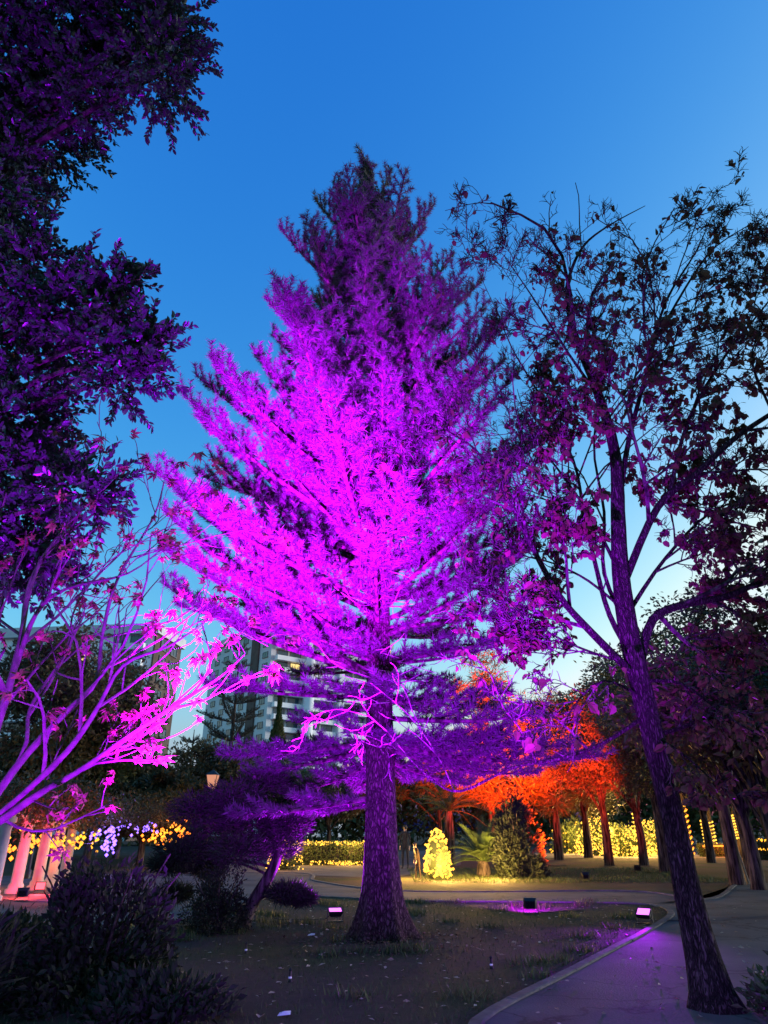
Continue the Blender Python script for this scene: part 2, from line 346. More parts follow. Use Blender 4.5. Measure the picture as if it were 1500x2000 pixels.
# ------------------------------------------------------------------ fixtures
def aim_matrix(frm, to):
    return (Vector(to) - Vector(frm)).to_track_quat('-Z', 'Y')
_flood_meshes = {}
def floodlight(loc, target, label, col, power, lens='purple_lens', angle=70, blend=.6, size=.22, lit=True, group=None):
    root = thing('floodlight', label, 'floodlight', loc, 0, group); root.scale = (.78,) * 3
    q = aim_matrix(loc, target); e = q.to_euler()
    key = 'm'
    if key not in _flood_meshes:
        hb = MB(); w, h, d = .34, .26, .10
        V = [(-w/2, -h/2, 0), (w/2, -h/2, 0), (w/2, h/2, 0), (-w/2, h/2, 0), (-w*.38, -h*.36, d), (w*.38, -h*.36, d), (w*.38, h*.36, d), (-w*.38, h*.36, d)]
        hb.add(V, None, [(4, 5, 6, 7), (0, 4, 7, 3), (1, 2, 6, 5), (0, 1, 5, 4), (3, 7, 6, 2)])
        for s_, c_ in (((w, .02, .03), (0, h/2 - .01, -.012)), ((w, .02, .03), (0, -h/2 + .01, -.012)), ((.02, h - .04, .03), (w/2 - .01, 0, -.012)), ((-.02, h - .04, .03), (-w/2 + .01, 0, -.012))): hb.box(c_, np.abs(s_))
        for k in range(6): hb.box((-.1 + k * .04, 0, d + .02), (.008, h * .66, .045))
        ln = MB(); ln.box((0, 0, -.004), (w - .05, h - .05, .012))
        br = MB(); br.box((-w/2 - .018, 0, 0), (.014, .035, .05)); br.box((w/2 + .018, 0, 0), (.014, .035, .05))
        _flood_meshes[key] = (hb.mesh('housing', M['black']), ln.mesh('lens', None), br)
    hm, lm, _ = _flood_meshes[key]
    hz = .24
    ho = link('housing', hm, root); ho.location = (0, 0, hz); ho.rotation_euler = e
    lmc = lm.copy(); lmc.materials.append(M[lens] if lit else M['glass'])
    lo = link('lens', lmc, root); lo.location = (0, 0, hz); lo.rotation_euler = e
    b = MB(); yaw = math.atan2(target[1] - loc[1], target[0] - loc[0]) - math.pi / 2
    for sx in (-1, 1): b.box((sx * .19, 0, hz / 2 + .02), (.012, .035, hz + .04))
    b.box((0, 0, .012), (.40, .09, .024))
    bo = b.build('bracket', M['black'], root); bo.rotation_euler = (0, 0, yaw)
    q_ = np.linspace(0, 1, 9); sgn = 1 if loc[0] > 0 else -1
    cb_ = MB(); cb_.tube(np.c_[sgn * (.05 + 1.5 * q_), .12 + .5 * q_ + .12 * np.sin(q_ * 7 + loc[0]), np.r_[.2, .05, np.full(7, .014)]], .011, 5); cb_.build('cable', M['black'], root)
    if lit and power:
        L = bpy.data.lights.new('flood_beam', 'SPOT'); L.energy = power; L.color = col; L.spot_size = R(angle); L.spot_blend = blend; L.shadow_soft_size = .08
        p = bpy.data.objects.new('flood_beam', L); COL.objects.link(p); p.parent = root
        d = (Vector(target) - Vector(loc)).normalized()
        p.location = Vector((0, 0, hz)) + d * .06; p.rotation_euler = e
    return root
def point(loc, col, power, parent, size=.3):
    L = bpy.data.lights.new('glow', 'POINT'); L.energy = power; L.color = col; L.shadow_soft_size = size
    o = bpy.data.objects.new('glow', L); COL.objects.link(o); o.location = tuple(loc); o.parent = parent
    return o
PUR = (.43, .002, 1.0)

# ================================================================== MAIN CONIFER
def needle_tri(mb, P, D, rng, per_m, ln, w, up=.25):
    """needles along polyline P"""
    seg = np.linalg.norm(np.diff(P, axis=0), axis=1); L = seg.sum(); n = max(4, int(L * per_m))
    cum = np.r_[0, np.cumsum(seg)]; s = np.sort(rng.random(n)) * L
    pos = np.stack([np.interp(s, cum, P[:, k]) for k in range(3)], 1)
    T = np.stack([np.interp(s, cum, np.gradient(P[:, k])) for k in range(3)], 1); T /= np.linalg.norm(T, axis=1)[:, None] + 1e-9
    rnd = rng.normal(size=(n, 3)); rnd[:, 2] += up * 2; rnd -= (rnd * T).sum(1)[:, None] * T; rnd /= np.linalg.norm(rnd, axis=1)[:, None] + 1e-9
    a = rng.uniform(.7, 1.15, n)[:, None]
    Dn = T * np.cos(a) + rnd * np.sin(a); l = ln * rng.uniform(.7, 1.15, n)
    side = np.cross(Dn, rng.normal(size=(n, 3))); side /= np.linalg.norm(side, axis=1)[:, None] + 1e-9
    V = np.stack((pos - side * w, pos + side * w, pos + Dn * l[:, None]), 1).reshape(-1, 3)
    mb.add(V, np.arange(n * 3).reshape(-1, 3))

def conifer_branch(L, rng, per_m=250, ln=.13, w=.008, bare=.12, rise=.10, sub=True):
    wood = MB(); ned = MB()
    n = 9; t = np.linspace(0, 1, n)
    wob = rng.normal(size=2) * .03 * L
    P = np.c_[L * t, wob[0] * np.sin(t * 3.1), rise * L * t ** 2.2 + wob[1] * np.sin(t * 2.5)]
    r0 = .012 + .011 * L
    wood.tube(P, r0 * (1 - t) ** .8 + .004, 6)
    f = lambda q: np.array([np.interp(q, t, P[:, k]) for k in range(3)])
    s = bare; side = 1
    while s < .985:
        tan = f(min(1, s + .02)) - f(max(0, s - .02)); tan /= np.linalg.norm(tan)
        lat = np.cross((0, 0, 1.), tan); lat /= np.linalg.norm(lat)
        ang = R(rng.uniform(42, 62)) * (1 - .25 * s)
        d = tan * math.cos(ang) + lat * side * math.sin(ang); d[2] += rng.normal() * .16 + .10; d /= np.linalg.norm(d)
        full = math.sin(min(1, (s - bare) / .25) * math.pi / 2)
        l2 = (.20 + .30 * L * .62 * (1 - s) ** .75 * (.35 + .65 * full)) * rng.uniform(.7, 1.2)
        l2 = min(l2, 1.25); curl = rng.uniform(.15, .55)
        k = 5; q = np.linspace(0, 1, k)
        base = f(s)
        P2 = base + d * (l2 * q)[:, None] + tan * (.12 * l2 * q ** 2)[:, None]; P2[:, 2] += curl * l2 * q ** 2
        wood.tube(P2, (.004 + .006 * l2) * (1 - q * .7), 3)
        needle_tri(ned, P2[1:] if l2 > .4 else P2, d, rng, per_m, ln, w)
        if sub and l2 > .42:
            u = .28; sd = 1
            while u < .92:
                b3 = base + (P2[-1] - base) * u; b3[2] += curl * l2 * (u ** 2 - u)
                l3 = (.10 + .34 * l2 * (1 - u)) * rng.uniform(.8, 1.2)
                t2 = P2[-1] - P2[0]; t2 /= np.linalg.norm(t2); lt = np.cross((0, 0, 1.), t2); lt /= np.linalg.norm(lt) + 1e-9
                d3 = t2 * .66 + lt * sd * .72; d3[2] += rng.normal() * .12 + .1; d3 /= np.linalg.norm(d3)
                P3 = b3 + d3 * (l3 * np.linspace(0, 1, 3))[:, None]; P3[-1, 2] += .06 * l3
                needle_tri(ned, P3, d3, rng, per_m, ln * .92, w)
                sd = -sd; u += .15 / max(l2, .3)
        side = -side; s += rng.uniform(.085, .15) / L
    needle_tri(ned, P[5:], None, rng, per_m, ln, w)
    return wood, ned

rng = np.random.default_rng(11)
VAR = []
for L in (5.0, 5.0, 5.0, 4.2, 4.2, 3.4, 3.4, 2.6, 2.6, 1.9, 1.9, 1.3, 1.3, .8, .8):
    wd, nd = conifer_branch(L, rng)
    VAR.append((L, wd.mesh('branch', M['bark']), nd.mesh('needles', M['needle'])))
VL = np.array([v[0] for v in VAR])
def put_branch(root, base, az, el, L, rng, name='branch', scale_k=1.0, roll=None):
    """base relative to root; az/el of its axis; picks the nearest length variant"""
    want = L / scale_k
    c = np.argsort(np.abs(VL - want) + rng.random(len(VL)) * .35)[0]
    Lv, wm, nm = VAR[c]; s = L / Lv
    o = link(name, wm, root); o.location = tuple(base); o.scale = (s, s * (1 if rng.random() < .5 else -1), s)
    o.rotation_euler = (rng.normal() * .12 if roll is None else roll, -el, az)
    link('needles', nm, o)
    return o

TB = np.array((gx(745, 12.5), 12.5, 0.0))
ct = thing('conifer_tree', 'tall conifer flooded with magenta light in the centre of the lawn', 'tree', TB)
H = 18.0
def trunk_x(z): return -.5 * (max(0, z) / 19) ** 1.5
def ribbed_trunk(P, rad, sides, rng, flare=.0, flare_h=.8, ridges=7):
    P = np.asarray(P, float); n = len(P); a = np.arange(sides) * 2 * math.pi / sides
    ph = rng.uniform(0, 6.28, 3)
    V = []
    for i in range(n):
        z = P[i][2] - P[0][2]; f = math.exp(-z / flare_h)
        rr = rad[i] * (1 + flare * f * (1 + .35 * np.sin(ridges * a + ph[0]) + .2 * np.sin(3 * a + ph[1])) + .035 * np.sin(11 * a + z * 1.3 + ph[2]) + rng.normal(size=sides) * .012)
        V.append(np.c_[P[i][0] + rr * np.cos(a), P[i][1] + rr * np.sin(a), np.full(sides, P[i][2])])
    V = np.vstack(V); i = np.arange(n - 1)[:, None] * sides; j = np.arange(sides)[None]; k = (j + 1) % sides
    m = MB(); m.add(V, None, np.stack((i + j, i + k, i + sides + k, i + sides + j), -1).reshape(-1, 4)); return m
zz = np.r_[-.05, .08, .18, .3, .45, .65, .9, 1.2, np.linspace(1.6, H, 46)]
rr = np.where(zz < 5, .285 - .014 * zz, .215 * (1 - (zz - 5) / (H - 5)) ** .9 + .012)
ribbed_trunk(np.c_[[trunk_x(z) for z in zz], np.zeros(len(zz)), zz], rr, 40, np.random.default_rng(2), 1.05, .40, 6).build('trunk', M['trunk_bark'], ct, True)

def prof(z):
    return np.interp(z, [1.5, 3.2, 5, 6.5, 8.5, 11, 13.5, 16, 17.6, 18.3, 18.8], [3.3, 4.0, 4.5, 4.7, 4.5, 4.1, 3.2, 2.0, .95, .5, .25])
rng = np.random.default_rng(5)
z = 3.0
while z < 17.5:
    nb = 7 if z < 12 else 6
    a0 = rng.uniform(0, 6.28); tier = rng.uniform(.66, 1.08)
    for k in range(nb):
        az = a0 + k * 2 * math.pi / nb + rng.normal() * .18
        el = R(np.interp(z, [2, 3.5, 5, 8, 12, 16, 18.5], [-14, -6, 8, 30, 42, 54, 66]) + rng.normal() * 5)
        zt = z + prof(z) * math.tan(el) * .6
        Rr = prof(min(19, zt)) * tier * rng.uniform(.72, 1.02) * (1 + .12 * math.cos(az - math.pi))
        if z < 4.9 and -2.35 < ((az + math.pi) % (2 * math.pi)) - math.pi < -.80: Rr *= .42
        if z < 4.9 and math.cos(az - math.pi) > .5: Rr *= .8     # few low limbs over the trunk's front
        if z < 3.6 and rng.random() < .25: continue
        L = max(.5, Rr / max(.35, math.cos(el))) * np.interp(z, [14, 16.5], [1, .72])
        put_branch(ct, (trunk_x(z), 0, z + rng.normal() * .08), az, el, L, rng)
    z += np.interp(z, [2, 6, 12, 18], [.70, .60, .52, .34])
# limbs whose tips show as the outline in the photograph
for px, py, dY, el in ((380, 690, -.6, 30), (345, 742, .3, 26), (352, 805, -.3, 24), (395, 885, .3, 22), (295, 985, -.4, 18), (312, 940, .5, 20), (286, 1082, -.3, 14), (300, 1130, .6, 10), (335, 1185, 0, 6),
                       (520, 440, 0, 36), (500, 575, -.3, 32), (512, 655, .4, 30), (600, 388, .3, 40), (640, 352, -.2, 46), (855, 400, .2, 44), (890, 490, -.2, 40), (955, 545, .2, 34), (1000, 700, -.3, 28), (1020, 620, .5, 32),
                       (770, 325, -.3, 56), (480, 830, -1.6, 24), (560, 760, -1.8, 30), (440, 1060, -1.8, 14), (640, 700, -2, 36), (860, 720, -1.8, 34), (980, 900, -1.2, 22), (1060, 1235, -.8, 2), (1050, 1060, -.3, 12), (1180, 1470, -.6, -8)):
    el = el + 10 if el > 8 else el
    tip = at(px, py, TB[1] + dY) - TB
    az = math.atan2(tip[1], tip[0] - trunk_x(tip[2])); hor = math.hypot(tip[0] - trunk_x(tip[2]), tip[1])
    zb = tip[2] - hor * math.tan(R(el)) - .08 * hor
    L = hor / math.cos(R(el)); zb = min(zb, 17.3)
    put_branch(ct, (trunk_x(zb), 0, zb), az, math.atan2(tip[2] - zb - .09 * L, hor), L, rng, roll=0)
# leader
for k in range(9):
    put_branch(ct, (trunk_x(18), 0, 16.9 + .10 * k), k * 2.4, R(70 + rng.normal() * 6), 1.0 - .05 * k, rng)
put_branch(ct, (trunk_x(18), 0, 17.6), 0, R(88), 1.0, rng)
# drooping skirts low on the left and right
for az, z, el, L in ((2.7, 2.9, -12, 3.0), (2.3, 2.7, -14, 2.8), (.3, 2.9, -12, 3.0), (-.2, 3.1, -10, 3.3), (.8, 2.7, -12, 2.9), (1.3, 2.8, -12, 2.6), (1.8, 2.7, -14, 2.8), (-.55, 3.4, -8, 3.0), (3.2, 2.1, -13, 2.7), (2.5, 2.0, -10, 2.4)):
    put_branch(ct, (0, 0, z), az + rng.normal() * .06, R(el), L, rng)
# dead bare twigs round the trunk
for k in range(22):
    m = MB(); az = rng.uniform(-3.1, 0) if k < 16 else rng.uniform(0, 6.28); z = rng.uniform(4.3, 6.4) if k < 13 else rng.uniform(3.0, 4.4); L = rng.uniform(.8, 2.0)
    q = np.linspace(0, 1, 7); d = np.array((math.cos(az), math.sin(az), rng.uniform(-.25, .35)))
    P = np.array((trunk_x(z), 0, z)) + d * (q * L)[:, None] + np.c_[np.sin(q * 5 + k) * .07 * L, np.cos(q * 4 + k) * .05 * L, -.22 * L * q ** 2 * (k % 3 - .6)]
    m.tube(P, .016 * (1 - q) + .004, 5)
    for u in range(3):
        i = 2 + u; d2 = rng.normal(size=3); d2[2] *= .5; d2 += d; d2 /= np.linalg.norm(d2); l2 = rng.uniform(.2, .5)
        m.tube(P[i] + d2 * (np.linspace(0, 1, 4) * l2)[:, None], [.007, .006, .005, .003], 4)
    m.build('bare_twig', M['twig'], ct)

# ================================================================== GENERIC BROADLEAF GROWTH
def sub_branches(mb, P, rad, rng, depth, ends, ratio=.45, n_per=6, start=.25, ang=(25, 60), up=.15, min_r=.0025, zmax=None):
    P = np.asarray(P, float); rad = np.asarray(rad, float)
    seg = np.linalg.norm(np.diff(P, axis=0), axis=1); cum = np.r_[0, np.cumsum(seg)]; L = cum[-1]
    for k in range(n_per):
        s = L * (start + (1 - start) * (k + rng.random()) / n_per)
        p = np.array([np.interp(s, cum, P[:, c]) for c in range(3)]); r = np.interp(s, cum, rad)
        i = min(len(P) - 2, max(0, np.searchsorted(cum, s) - 1)); T = P[i + 1] - P[i]; T /= np.linalg.norm(T) + 1e-9
        v = rng.normal(size=3); v -= v.dot(T) * T; v /= np.linalg.norm(v) + 1e-9
        a = R(rng.uniform(*ang)); d = T * math.cos(a) + v * math.sin(a); d[2] += up; d /= np.linalg.norm(d)
        l = max(.12, ratio * L * rng.uniform(.6, 1.2) * (1.15 - .55 * s / L)); m = 6; q = np.linspace(0, 1, m)
        w1 = rng.normal(size=3) * .10 * l
        C = p + d * (q * l)[:, None] + w1 * np.sin(q * 3)[:, None] + rng.normal(size=(m, 3)) * .018 * l * q[:, None]; C[:, 2] += up * .3 * l * q ** 2
        if zmax is not None and (C[-1][2] > zmax or C[-1][2] < 1.75): continue
        r0 = max(min_r, min(r * .62, .012 + .016 * l)); rr = r0 * (1 - .6 * q) + .0008
        mb.tube(C, rr, 5 if r0 > .008 else 3)
        if depth > 1: sub_branches(mb, C, rr, rng, depth - 1, ends, ratio * 1.0, max(3, n_per - 1), .2, ang, up, min_r, zmax)
        else: ends.append(C)
def leaves_at(P, D, rng, S, base):
    return P, rot_frames(D, rng, rng.uniform(-1.2, 1.2, len(P))), S
def put_leaves(root, shape, P, Mx, S, mat, n_single, rng, score, name='leaf', rest='foliage'):
    order = np.argsort(-score); single = order[:n_single]; others = order[n_single:]
    m = MB(); m.add(*shape); me = m.mesh(name, mat)
    for i in single:
        o = link(name, me, root)
        mm = Matrix.Identity(4)
        for r_ in range(3):
            for c_ in range(3): mm[r_][c_] = Mx[i][r_, c_] * S[i]
            mm[r_][3] = P[i][r_]
        o.matrix_basis = mm
    if len(others):
        fb = MB(); scatter(fb, shape, P[others], Mx[others], S[others])
        tag(fb.build(rest, mat, root), kind='stuff')
def inframe(P, origin):
    W = P + origin - np.array((0, 0, CAMZ)); dep = W[:, 1] * CT + W[:, 2] * ST; upv = -W[:, 1] * ST + W[:, 2] * CT
    px = 750 + FPX * W[:, 0] / dep; py = 1000 - FPX * upv / dep
    return (px > 0) & (px < 1500) & (py > 0) & (py < 2000), dep, px, py

# ================================================================== RIGHT DECIDUOUS TREE
RB = np.array((gx(1398, 7.85), 7.85, 0.0))
rt = thing('deciduous_tree', 'dark deciduous tree with round brown leaves leaning at the right edge of the lawn', 'tree', RB)
rng = np.random.default_rng(21)
def limb(pts, Y):
    Y = np.broadcast_to(np.asarray(Y, float), (len(pts),)) if np.ndim(Y) else np.full(len(pts), Y)
    return np.array([at(p[0], p[1], y) for p, y in zip(pts, Y)])
tp = limb([(1398, 2012), (1345, 1750), (1306, 1560), (1262, 1380), (1232, 1250), (1213, 1120), (1207, 1000), (1200, 880), (1165, 760), (1125, 660), (1108, 590), (1112, 540), (1140, 480), (1190, 440), (1260, 402)], 7.85) - RB
tp[0] = (0, 0, -.03); tp = smooth_line(tp, 4)
tr_r = np.interp(np.linspace(0, 1, len(tp)), [0, .06, .14, .3, .42, .5, .6, .75, 1], [.17, .135, .125, .112, .092, .072, .056, .03, .005])
m = MB(); m.tube(tp, tr_r, 26)
_V = m.V[0].reshape(len(tp), 26, 3); _a = np.arange(26) * 2 * math.pi / 26
for i in range(len(tp)): _V[i] = tp[i] + (_V[i] - tp[i]) * (1 + .05 * np.sin(5 * _a + i * .12) + .035 * np.sin(9 * _a - i * .2) + .03 * rng.normal(size=26) + (.7 * math.exp(-i * .8)))[:, None]
m.build('trunk', M['fissured'], rt, True)
specs = [
    ([(1240, 1320), (1150, 1230), (1090, 1160), (1030, 1050), (985, 960), (930, 880), (875, 842)], np.linspace(7.85, 6.9, 7), .065, .010),
    ([(1248, 1310), (1275, 1210), (1340, 1180), (1420, 1165), (1500, 1130), (1600, 1100)], np.linspace(7.85, 8.3, 6), .075, .04),
    ([(1222, 1130), (1285, 990), (1360, 925), (1430, 860), (1500, 812), (1600, 750)], np.linspace(7.85, 7.6, 6), .065, .035),
    ([(1240, 1290), (1190, 1200), (1160, 1090), (1140, 1000), (1120, 900), (1065, 790), (1000, 680), (965, 590)], np.linspace(7.85, 8.5, 8), .05, .008),
    ([(1207, 1000), (1228, 860), (1268, 710), (1300, 590), (1360, 490), (1395, 410)], np.linspace(7.85, 8.3, 6), .055, .006),
    ([(1203, 930), (1180, 800), (1110, 690), (1040, 580), (985, 500)], np.linspace(7.85, 7.3, 5), .04, .006),
    ([(1305, 975), (1345, 820), (1420, 690), (1500, 590), (1560, 500)], np.linspace(7.8, 8.2, 5), .04, .01),
    ([(1262, 700), (1340, 560), (1400, 480), (1500, 420)], np.linspace(8.1, 7.6, 4), .03, .006),
    ([(1258, 1400), (1180, 1450), (1100, 1480), (1000, 1500), (900, 1545), (840, 1520), (780, 1465), (700, 1430)], np.linspace(7.85, 6.6, 8), .03, .004),
    ([(1225, 1200), (1300, 1090), (1390, 1000), (1500, 960)], np.linspace(7.85, 8.9, 4), .04, .012),
    ([(1235, 1240), (1180, 1120), (1180, 1000), (1160, 860), (1190, 700), (1230, 560)], np.linspace(7.85, 9.0, 6), .04, .008),
    ([(1245, 1330), (1330, 1335), (1420, 1400), (1510, 1450)], np.linspace(7.85, 7.0, 4), .03, .006),
    ([(1252, 1360), (1180, 1330), (1120, 1380), (1090, 1450)], np.linspace(7.85, 7.0, 4), .025, .005),
    ([(1264, 1430), (1330, 1470), (1400, 1530), (1450, 1560)], np.linspace(7.85, 7.1, 4), .022, .005),
    ([(1240, 1300), (1150, 1272), (1080, 1240), (1015, 1195), (960, 1180)], np.linspace(7.85, 7.3, 5), .024, .004),
    ([(1228, 1200), (1150, 1135), (1080, 1100), (1015, 1080), (950, 1020)], np.linspace(7.85, 8.4, 5), .026, .004),
    ([(1215, 1130), (1160, 1020), (1100, 930), (1040, 850), (1010, 760)], np.linspace(7.85, 8.6, 5), .035, .006),
    ([(1270, 1440), (1380, 1400), (1450, 1330), (1540, 1300)], np.linspace(7.85, 7.2, 4), .035, .01),
]
ends = []
tw = MB(); sub_branches(tw, tp[30:], tr_r[30:], rng, 4, ends, .42, 6, .15, (25, 55), .08, .0052, 10.9)
for pts, Y, r0, r1 in specs:
    P = smooth_line(limb(pts, Y) - RB, 4); rad = np.linspace(r0, r1, len(P)) * .78
    m = MB(); m.tube(P, rad, 8)
    low = pts[0][1] > 1325
    sub_branches(m if False else tw, P, rad, rng, 3 if low else 4, ends, .42, 6 if low else 8, .18, (25, 60), .05 if not low else -.04, .0052, 10.9)
    m.build('limb', M['fissured'], rt, True)
tag(tw.build('twigs', M['bark_dark'], rt), kind='stuff')
P = []; D = []
for C in ends:
    w = C + RB; z = w[-1][2]
    pr = np.interp(z, [1.5, 3, 4.5, 8, 9.2, 10.5, 12], [.45, .36, .27, .20, .13, .06, .04])
    if rng.random() < pr:
        for k in range(rng.integers(1, 5) + (2 if w[-1][0] > 2.4 and z < 7.5 else 0)):
            u = rng.uniform(.3, 1); i = int(u * 5); P.append(C[i] + rng.normal(size=3) * .02); d = rng.normal(size=3); d[2] = -abs(d[2]) * .8 - .35; D.append(d)
P = np.array(P); D = np.array(D)
ok, dep, qx, qy = inframe(P, RB)
keep = ~((qx < 880) & (qy > 1200)) & ~((qx < 1110) & (qy > 1330) & (rng.random(len(P)) < .82)) & ~((qx < 1040) & (qy < 1230) & (rng.random(len(P)) < .8)); P = P[keep]; D = D[keep]; ok = ok[keep]; dep = dep[keep]
S = rng.uniform(.05, .12, len(P))
Mr = rot_frames(D, rng, rng.uniform(-1.5, 1.5, len(P))); Mr[:, :, 1] *= rng.uniform(.55, 1.0, len(P))[:, None]; Mr[:, :, 2] *= rng.uniform(.5, 3.0, len(P))[:, None]
put_leaves(rt, ROUND, P, Mr, S, M['roundl'], 300, rng, ok * S / dep)

# ================================================================== LEFT SMALL TREE WITH STAR LEAVES
LB = np.array((-3.45, 5.1, 0.0))
lt = thing('star_leaf_tree', 'small bare-branched tree with pink-lit star-shaped leaves at the left edge', 'tree', LB)
rng = np.random.default_rng(8)
fork = np.array((-2.95, 5.05, 1.35))
P = smooth_line(np.array([(0, 0, -.03), (.05, 0, .5), (.25, -.02, 1.0), fork - LB]), 5)
m = MB(); m.tube(P, np.linspace(.11, .075, len(P)), 10); m.build('trunk', M['star_bark'], lt, True)
specs = [
    ([(60, 1560), (150, 1508), (260, 1432), (350, 1372), (430, 1322), (478, 1278)], np.linspace(4.9, 4.7, 6), .034, .006),
    ([(30, 1500), (130, 1390), (188, 1330), (200, 1240), (230, 1130), (300, 1010), (320, 940)], np.linspace(5.0, 5.3, 7), .034, .005),
    ([(0, 1400), (40, 1250), (62, 1130), (120, 1050), (200, 990), (238, 940)], np.linspace(5.0, 5.5, 6), .04, .005),
    ([(100, 1500), (180, 1400), (240, 1300), (330, 1262), (400, 1215)], np.linspace(4.8, 4.6, 5), .028, .005),
    ([(20, 1330), (70, 1200), (130, 1150), (250, 1120), (330, 1060)], np.linspace(5.1, 4.6, 5), .03, .004),
    ([(90, 1545), (190, 1482), (262, 1460)], np.linspace(4.9, 5.2, 3), .02, .005),
    ([(-30, 1350), (0, 1200), (20, 1100), (60, 1020)], np.linspace(5.2, 5.8, 4), .03, .006),
    ([(40, 1480), (60, 1380), (130, 1270), (150, 1180), (240, 1060)], np.linspace(5.0, 5.6, 5), .025, .005),
]
ends = []; tw = MB()
for pts, Y, r0, r1 in specs:
    P = limb(pts, Y) - LB; P = np.vstack(((fork - LB)[None] + rng.normal(size=3) * .02, P)); P = smooth_line(P, 4); rad = np.linspace(r0 * 1.2, r1, len(P))
    rad = rad * .72 * rng.uniform(.85, 1.2, len(rad)); m = MB(); m.tube(P, rad, 7); m.build('limb', M['star_bark'], lt, True)
    sub_branches(tw, P, rad, rng, 2, ends, .42, 6, .30, (25, 60), .12, .004)
tag(tw.build('twigs', M['star_bark'], lt), kind='stuff')
P = []; D = []
for C in ends:
    w = C[-1]
    if rng.random() < .85:
        T = C[-1] - C[-2]; T /= np.linalg.norm(T)
        for k in range(rng.integers(2, 6)):
            d = rng.normal(size=3) * .9 + T * .6; d[2] -= .15; P.append(C[5 - (k // 3)] + rng.normal(size=3) * .012); D.append(d)
P = np.array(P); D = np.array(D); ok, dep, _, _ = inframe(P, LB); S = rng.uniform(.042, .10, len(P))
Mr = rot_frames(D, rng, rng.uniform(-1.5, 1.5, len(P))); Mr[:, :, 1] *= rng.uniform(.5, 1.0, len(P))[:, None]; Mr[:, :, 2] *= rng.uniform(1, 4.5, len(P))[:, None]
put_leaves(lt, STAR, P, Mr, S, M['star'], 300, rng, ok * S / dep)

# ================================================================== LEFT EVERGREEN OVERHEAD
FB = np.array((-6.6, 6.6, 0.0))
ft = thing('evergreen_tree', 'large dark small-leaved evergreen reaching in from the upper left', 'tree', FB)
rng = np.random.default_rng(33)
P = np.array([(0, 0, -.05), (.05, 0, 1), (.15, .05, 2.5), (.3, -.1, 4.2), (.2, -.2, 6.2), (.4, -.3, 8.5), (.5, -.3, 10.5)])
m = MB(); Pt = smooth_line(P, 5); m.tube(Pt, np.linspace(.36, .05, len(Pt)), 12); m.build('trunk', M['bark_dark'], ft, True)
clumps = [(40, 40, 150, 5.2), (180, 20, 110, 5.0), (290, 30, 80, 4.9), (335, 70, 55, 4.8), (310, 150, 70, 4.9), (230, 110, 80, 5.4), (60, 190, 130, 5.6), (165, 170, 55, 5.2), (0, 310, 80, 5.6), (0, 420, 62, 5.5),
          (40, 520, 80, 5.6), (100, 590, 90, 5.4), (170, 600, 70, 5.3), (230, 545, 32, 5.0), (215, 660, 80, 5.2), (285, 680, 50, 5.0), (240, 740, 42, 5.1), (50, 700, 100, 5.8), (40, 800, 90, 5.7), (20, 880, 90, 5.7), (70, 930, 70, 5.5), (175, 965, 38, 5.1), (40, 1020, 80, 5.8), (80, 1080, 55, 5.6), (10, 1110, 70, 5.9), (-60, 250, 140, 6), (-70, 600, 140, 6), (-60, 900, 130, 6.2)]
for cx, cy, rp, Y in clumps:
    c = at(cx, cy, Y); dep = np.linalg.norm(c - (0, 0, CAMZ)) * .93; r = rp / FPX * dep * .84
    cl = c - FB; i = np.argmin(np.abs(Pt[:, 2] - max(2.0, cl[2] - 1.6))); s0 = Pt[i]
    q = np.linspace(0, 1, 9)[:, None]; P = s0 + (cl - s0) * q + np.array((0, 0, .5)) * np.sin(q * math.pi)
    wd = MB(); wd.tube(P, np.linspace(.07, .012, 9), 6)
    lf = MB(); ntw = int(26 + 78 * (r / .45) ** 2)
    out = np.array((.75, -.25, .1))
    cen = rng.normal(size=(ntw, 3)); cen /= np.linalg.norm(cen, axis=1)[:, None]; cen *= (rng.random(ntw) ** .45)[:, None]
    for cc in cen:
        p0 = cl + cc * r * np.array((1, 1.3, 1)) * .92; d = cc * .9 + out * .5 + rng.normal(size=3) * .45; d[2] -= .1; d /= np.linalg.norm(d)
        l = rng.uniform(.16, .46); k = 5; t_ = np.linspace(0, 1, k)[:, None]
        C = p0 + d * l * t_ + np.array((0, 0, -.06)) * l * t_ ** 2
        wd.tube(C, np.linspace(.005, .002, k), 3)
        nl = int(12 + l * 44); u = np.linspace(.08, 1, nl)
        Pn = p0 + d * l * u[:, None]; lat = rng.normal(size=(nl, 3)); lat -= (lat @ d)[:, None] * d; lat /= np.linalg.norm(lat, axis=1)[:, None]
        Dn = d * .7 + lat * .75
        scatter(lf, BROAD, Pn, rot_frames(Dn, rng, rng.uniform(-1.2, 1.2, nl)), rng.uniform(.055, .092, nl))
    b = wd.build('leafy_branch', M['bark_dark'], ft); tag(lf.build('leaves', M['ficus'], b), kind='stuff')

